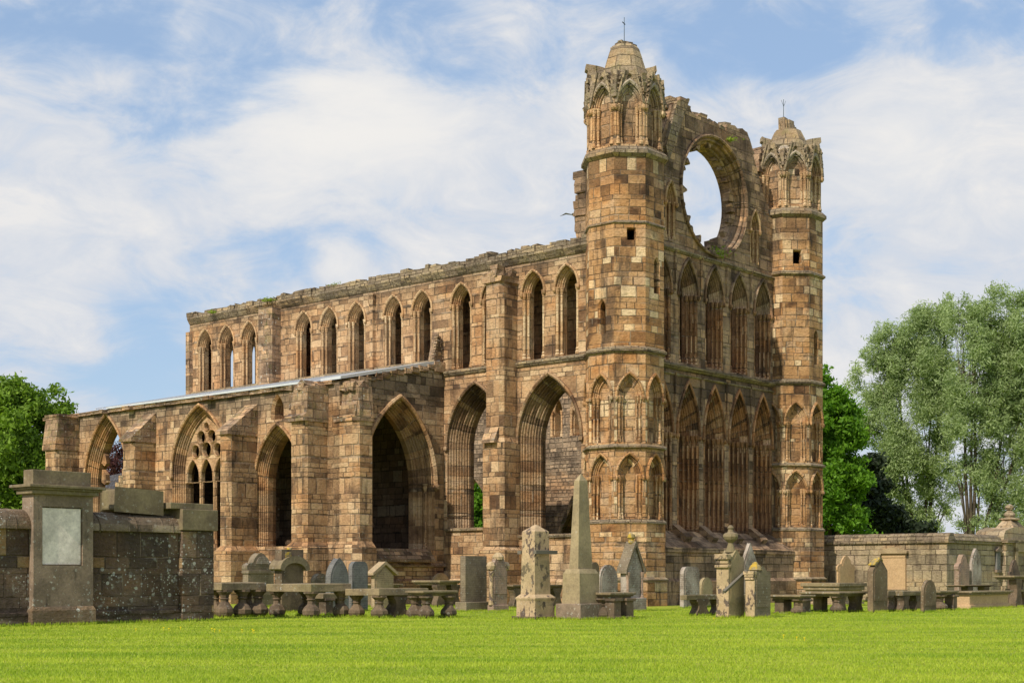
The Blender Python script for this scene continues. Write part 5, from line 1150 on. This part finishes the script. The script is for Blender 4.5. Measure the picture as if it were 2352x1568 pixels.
# ------------------------------------------------------------------ trees
def leaves_quads(cent, size, rs, droop=0.0, aspect=1.0):
    n = len(cent); a = rs.randn(n, 3); a[:, 2] -= droop; a /= np.linalg.norm(a, axis=1)[:, None]
    b = rs.randn(n, 3); b -= (b * a).sum(1)[:, None] * a; b /= np.linalg.norm(b, axis=1)[:, None]
    s = size * (.6 + .8 * rs.rand(n))[:, None]; a = a * s * aspect; b = b * s / aspect * .8
    return np.stack([cent - a, cent + b * .6, cent + a, cent - b * .6], 1)
def tree(name, label, cat, loc, clumps, trunk_r, leafmat_, leaf, nleaf, seed, group=None, cl_r=.35, droop=0., aspect=1., limbs=True, fork=.35, shell=.35, per=26, nsub=11, zk=.9, qs=(.26, .44)):
    rs = np.random.RandomState(seed); rp = random.Random(seed)
    e = empty(name, loc, 0, label, cat, group)
    sub = []
    for cx_, cy_, cz, r_, *zs in clumps:
        k = max(4, int(nsub * (1 if r_ > 1.2 else .6)))
        for i in range(k):
            v_ = Vector((rp.gauss(0, 1), rp.gauss(0, 1), rp.gauss(.15, 1))).normalized() * r_ * rp.uniform(.45, .95)
            q_ = r_ * rp.uniform(*qs); sub.append((cx_ + v_.x, cy_ + v_.y, cz + v_.z * zk, q_, zk))
    tot = sum(c[3] ** 2 for c in sub); pts = []
    for cx_, cy_, cz, r_, *zs in sub:
        zs = zs[0] if zs else .85
        n = int(nleaf * r_ * r_ / tot); nt = max(3, n // per)
        dirs = rs.randn(nt, 3); dirs /= np.linalg.norm(dirs, axis=1)[:, None]
        # lumpy surface
        lob = 1 + .16 * np.sin(dirs[:, 0] * 5 + seed) * np.sin(dirs[:, 2] * 6 + 1) + .12 * np.sin(dirs[:, 1] * 9 + 2)
        q = (shell + (1 - shell) * rs.rand(nt) ** .7) * r_ * lob
        tw_ = dirs * q[:, None] * np.array([1, 1, zs]) + np.array([cx_, cy_, cz])
        idx = rs.randint(0, nt, n); p_ = tw_[idx] + rs.randn(n, 3) * cl_r * np.array([1, 1, .6])
        if droop: p_[:, 2] -= np.abs(rs.randn(n)) * droop * .4
        pts.append(p_)
    pts = np.concatenate(pts); co = leaves_quads(pts, leaf, rs, droop, aspect)
    cr = tri_mesh('crown', co, 4, leafmat_); cr.parent = e
    tr = MB(); base = Vector((0, 0, -.3)); hf = min(c[2] for c in clumps) * fork + 1.0
    top = Vector((rp.uniform(-.3, .3), rp.uniform(-.3, .3), hf)); tr.tube([tuple(base), tuple(base.lerp(top, .5) + Vector((.08, .05, 0))), tuple(top)], [trunk_r * 1.25, trunk_r, trunk_r * .85], 9)
    if limbs:
        for ci, (cx_, cy_, cz, r_, *_z) in enumerate(clumps):
            if len(clumps) > 12 and ci % 3: continue
            tgt = Vector((cx_, cy_, cz + r_ * .4)); mid = top.lerp(tgt, .45) + Vector((0, 0, -.08 * tgt.z)) + Vector((rp.uniform(-.3, .3), rp.uniform(-.3, .3), 0))
            tr.tube([tuple(top - Vector((0, 0, .3))), tuple(mid), tuple(top.lerp(tgt, .8)), tuple(tgt)], [trunk_r * .55, trunk_r * .38, trunk_r * .2, trunk_r * .06], 6)
            for k in range(4):
                s_ = mid.lerp(tgt, rp.uniform(.1, .7)); q = tgt + Vector((rp.uniform(-1, 1), rp.uniform(-1, 1), rp.uniform(-.6, .8))) * r_ * .8
                tr.tube([tuple(s_), tuple(s_.lerp(q, .5) + Vector((0, 0, .1 * r_))), tuple(q)], [trunk_r * .16, trunk_r * .1, trunk_r * .03], 5)
    tr.build('trunk', 'bark', e); return e
def at(x, d): v_ = gp(x, d); return (v_.x, v_.y, 0)
def PX(px, d): return px * d / F_
D1 = 108.0
def cl_at(x0, D, L): # clumps given by bearing x, bearing y, radius in metres, depth offset
    return [((x - x0) * D / F_, dz, zat(y, D), r_, *z) for x, y, r_, dz, *z in L]
tree('maple_tree', 'broad bright green maple behind the wall at the left edge', 'tree', at(10, 108), cl_at(10, 108, [(-20, 950, 2.6, 0), (60, 935, 2.3, -1), (115, 935, 1.6, 0), (20, 1010, 3.0, -1), (90, 1010, 2.4, 0), (-50, 1000, 3.2, 0), (130, 985, 1.3, .5), (20, 1090, 3.0, -1.2), (95, 1085, 2.4, 0), (-60, 1090, 3.2, 0), (110, 1150, 2.2, 0), (20, 1170, 3.0, 0), (40, 905, 1.2, 0), (-5, 895, 1.1, 0), (145, 950, .8, 0)]), .45, 'maple', .17, 60000, 11, cl_r=.30, group='green trees around the ruin')
tree('lime_tree', 'fresh green lime tree close to the right of the far turret', 'tree', at(1900, 100), cl_at(1900, 100, [(1893, 880, 1.1, 0), (1900, 925, 1.5, 0), (1880, 975, 2.6, 0), (1925, 965, 1.5, -.6), (1945, 950, .9, 0), (1935, 1035, 1.7, -.5), (1885, 1060, 2.8, 0), (1945, 1105, 1.35, -.4), (1900, 1150, 2.6, -.4), (1948, 1165, 1.3, 0), (1925, 1215, 2.0, 0), (1960, 1215, .9, 0)]), .3, 'maple2', .15, 60000, 12, cl_r=.25, group='green trees around the ruin')
tree('willow_tree', 'tall silvery willow with feathery crown between the lime and the second willow', 'tree', at(2110, 118), cl_at(2110, 118, [(2050, 800, 1.9, 0), (2140, 760, 2.3, 0), (2100, 840, 2.6, -1), (2030, 880, 2.2, 0), (1995, 830, 1.2, .5), (1965, 880, .9, .5), (2170, 850, 2.6, 0), (2060, 950, 2.8, -1), (2010, 980, 1.9, 0), (2140, 950, 2.8, 0), (2080, 1050, 2.7, 0), (2030, 1080, 1.8, -.5), (2150, 1060, 2.2, 0), (2110, 1150, 1.5, 0), (2050, 1150, 1.5, 0), (2165, 1165, .9, 0), (2130, 1205, 1.3, 0), (2190, 1130, 1.0, 0), (2175, 720, 1.1, 0), (2060, 765, 1.0, 0), (1985, 920, .9, 0)]), .30, 'willow', .105, 105000, 13, cl_r=.20, aspect=1.5, fork=.10, zk=1.2, per=11, qs=(.30, .55), shell=.25, nsub=9, droop=.35, group='silvery willows behind the boundary wall')
tree('willow_tree', 'tallest silvery willow rising at the right edge behind the urn monument', 'tree', at(2225, 112), cl_at(2225, 112, [(2210, 735, 1.6, 0), (2285, 720, 1.7, 0), (2340, 725, 1.7, 0), (2235, 800, 2.5, 0), (2310, 800, 2.6, -1), (2240, 890, 2.6, 0), (2330, 890, 2.8, 0), (2220, 980, 2.2, -1), (2300, 985, 2.8, 0), (2380, 960, 3.2, 0), (2380, 820, 2.6, 0), (2340, 1080, 2.6, 0), (2260, 1080, 1.7, .5), (2350, 1170, 2.2, 0), (2290, 1160, 1.3, 0), (2205, 1090, 1.0, 0), (2250, 1190, 1.1, 0), (2320, 1215, 1.5, 0), (2215, 1200, .8, 0), (2275, 692, .8, 0), (2330, 690, .8, 0), (2240, 712, .8, 0)]), .30, 'willow', .105, 115000, 14, cl_r=.20, aspect=1.5, fork=.10, zk=1.2, per=11, qs=(.30, .55), shell=.25, nsub=9, droop=.35, group='silvery willows behind the boundary wall')
tree('conifer_tree', 'very dark conifer standing in the gap between lime tree and willow', 'tree', at(2020, 106), cl_at(2020, 106, [(1997, 1060, .7, 0), (2005, 1120, 1.1, 0), (2000, 1180, 1.5, 0), (2040, 1190, 1.0, 0), (2080, 1215, .9, 0), (2035, 1225, 1.2, 0), (2120, 1222, .7, 0)]), .25, 'conifer', .2, 22000, 15, cl_r=.3)
tree('beech_tree', 'dark purple copper beech seen through the westernmost arch of the aisle', 'tree', at(262, 118), cl_at(262, 118, [(268, 1050, 1.3, 0), (285, 1062, 1.4, 0), (240, 1085, 1.3, 0), (270, 1110, 1.6, 0)]), .25, 'purple', .12, 4500, 16, cl_r=.25)
tree('lime_tree', 'green tree seen low through the open arch of the choir', 'tree', at(1095, 98), cl_at(1095, 98, [(1095, 1130, 1.6, 0), (1085, 1170, 1.6, 0), (1110, 1180, 1.8, 0), (1090, 1220, 2.0, 0), (1120, 1240, 2, 0)]), .25, 'maple2', .16, 22000, 17, cl_r=.25, group='green trees around the ruin')
tree('lime_tree', 'green tree glimpsed through the upper lancet window of the gable', 'tree', at(1690, 104), cl_at(1690, 104, [(1685, 790, 1.6, 0), (1690, 850, 2.2, 0), (1690, 930, 2.6, 0), (1700, 1020, 3, 0), (1690, 1120, 3, 0)]), .3, 'maple2', .18, 22000, 18, cl_r=.3, group='green trees around the ruin')
# far shrubbery closing the view low down
farg = random.Random(9)
src = [o for o in bpy.data.objects if o.name.startswith('maple_tree')][0]
for i, (x_, d_) in enumerate([(-330, 150), (560, 160), (800, 150), (2500, 150), (2700, 140)]):
    c_ = src.copy(); COL.objects.link(c_); c_.location = at(x_, d_); c_.rotation_euler = (0, 0, farg.uniform(0, 6)); c_.scale = (.8, .8, .62)
    c_['label'] = 'green maple standing far behind the ruin'; c_['group'] = 'far maples behind the ruin'
    for ch in list(src.children):
        k = ch.copy(); COL.objects.link(k); k.parent = c_

# house seen through the west arch
hp = gp(236, 100); hs = empty('stone_house', hp, TH - rad(18), 'pale stone house with crow-stepped gable and slate roof seen through the western arch', 'house')
part(hs, 'wall', 'housew', lambda m_: (m_.box(0, 3.2, 0, 9, -.2, 5.2),), bevel=0)
def gst(m_):
    for i in range(7): m_.box(i * .24, 3.2 - i * .24, 0, .4, 5.2 + i * .48, 5.2 + (i + 1) * .48)
part(hs, 'crow_stepped_gable', 'housew', gst, bevel=0)
part(hs, 'roof', 'slate', lambda m_: (m_.extr(frame((0, .4, 0), (1, 0, 0), (0, 1, 0)), [(-.1, 5.1), (1.6, 8.3), (3.3, 5.1)], 0, 8.6),), bevel=0)
h2 = gp(268, 96); h2o = empty('slate_house', h2, 0, 'long slate-roofed house behind the western arch of the aisle', 'house')
part(h2o, 'wall', 'housew', lambda m_: m_.box(-.3, 6, 3, 9, -.2, 4.6), bevel=0)
part(h2o, 'roof', 'slate', lambda m_: m_.extr(frame((-.5, 0, 0), (0, 1, 0), (1, 0, 0)), [(2.7, 4.5), (6.0, 9.1), (9.3, 4.5)], 0, 7.0), bevel=0)

# weeds on the wall heads
def weed(label, loc, r_, n, seed, mat='weed', hh=.5):
    rs = np.random.RandomState(seed); c = rs.randn(n, 3) * np.array([r_, r_, r_ * hh]); c[:, 2] = np.abs(c[:, 2])
    o = tri_mesh('wall_plant', leaves_quads(c, .05, rs), 4, mat); o.location = loc; tag(o, label, 'plant', 'weeds growing on the ruin'); return o
def L2W(a, b, z): v_ = O + U * a + V * b; return (v_.x, v_.y, z)
weed('green tuft growing at the foot of the round window', L2W(6.5, -.15, 14.75), .22, 260, 1, hh=1.0)
weed('small green tuft on the head of the round window', L2W(7.4, -.2, 19.9), .14, 120, 2)
weed('green tuft on the cornice near the west end', L2W(-.95, 24.9, 14.3), .12, 120, 3)
weed('green tuft on the pilaster top of the choir', L2W(-1.1, 20.4, 14.35), .16, 160, 4)
weed('bushy weed on the wall head halfway along the choir', L2W(-.6, 16.1, 14.55), .15, 120, 5)
# dandelions
fr_ = random.Random(12); fl = None
spots = [(312, 1450), (376, 1447), (388, 1449), (415, 1446), (487, 1449), (493, 1451), (505, 1453), (556, 1452), (580, 1451), (583, 1454), (1800, 1465), (1830, 1470), (1848, 1472), (1640, 1424)]
for i, (x_, y_) in enumerate(spots):
    if i == 0:
        m_ = MB(); m_.lathe(0, 0, [(.004, 0), (.004, .055), (.022, .06), (.024, .066), (.01, .072)], 8); fl = m_.build('dandelion', 'yellowf'); o_ = fl
    else: o_ = fl.copy(); COL.objects.link(o_)
    o_.location = gp(x_, depth(y_)); tag(o_, 'tiny yellow dandelion flower in the lawn', 'flower', 'dandelions in the lawn')
# gull
m_ = MB(); m_.lathe(0, 0, [(.01, -.22), (.05, -.12), (.07, 0), (.06, .1), (.045, .17), (.01, .24)], 8)
gu = m_.build('gull', 'gull'); 
for sg in (-1, 1):
    q = MB(); q.face([(0, sg * .04, .08), (0, sg * .04, -.08), (.06, sg * .35, -.08), (.10, sg * .35, .03)]); q.face([(.10, sg * .35, .03), (.06, sg * .35, -.08), (.0, sg * .68, -.1)]); q.face([(-.01, sg * .04, .08), (-.01, sg * .04, -.08), (.05, sg * .35, -.08), (.09, sg * .35, .03)])
    q.build('wing', 'gull', gu)
v_ = gp(1318, 62); gu.location = (v_.x, v_.y, zat(493, 62)); gu.rotation_euler = (rad(10), rad(-90), rad(60)); tag(gu, 'grey gull gliding left of the near turret', 'gull')
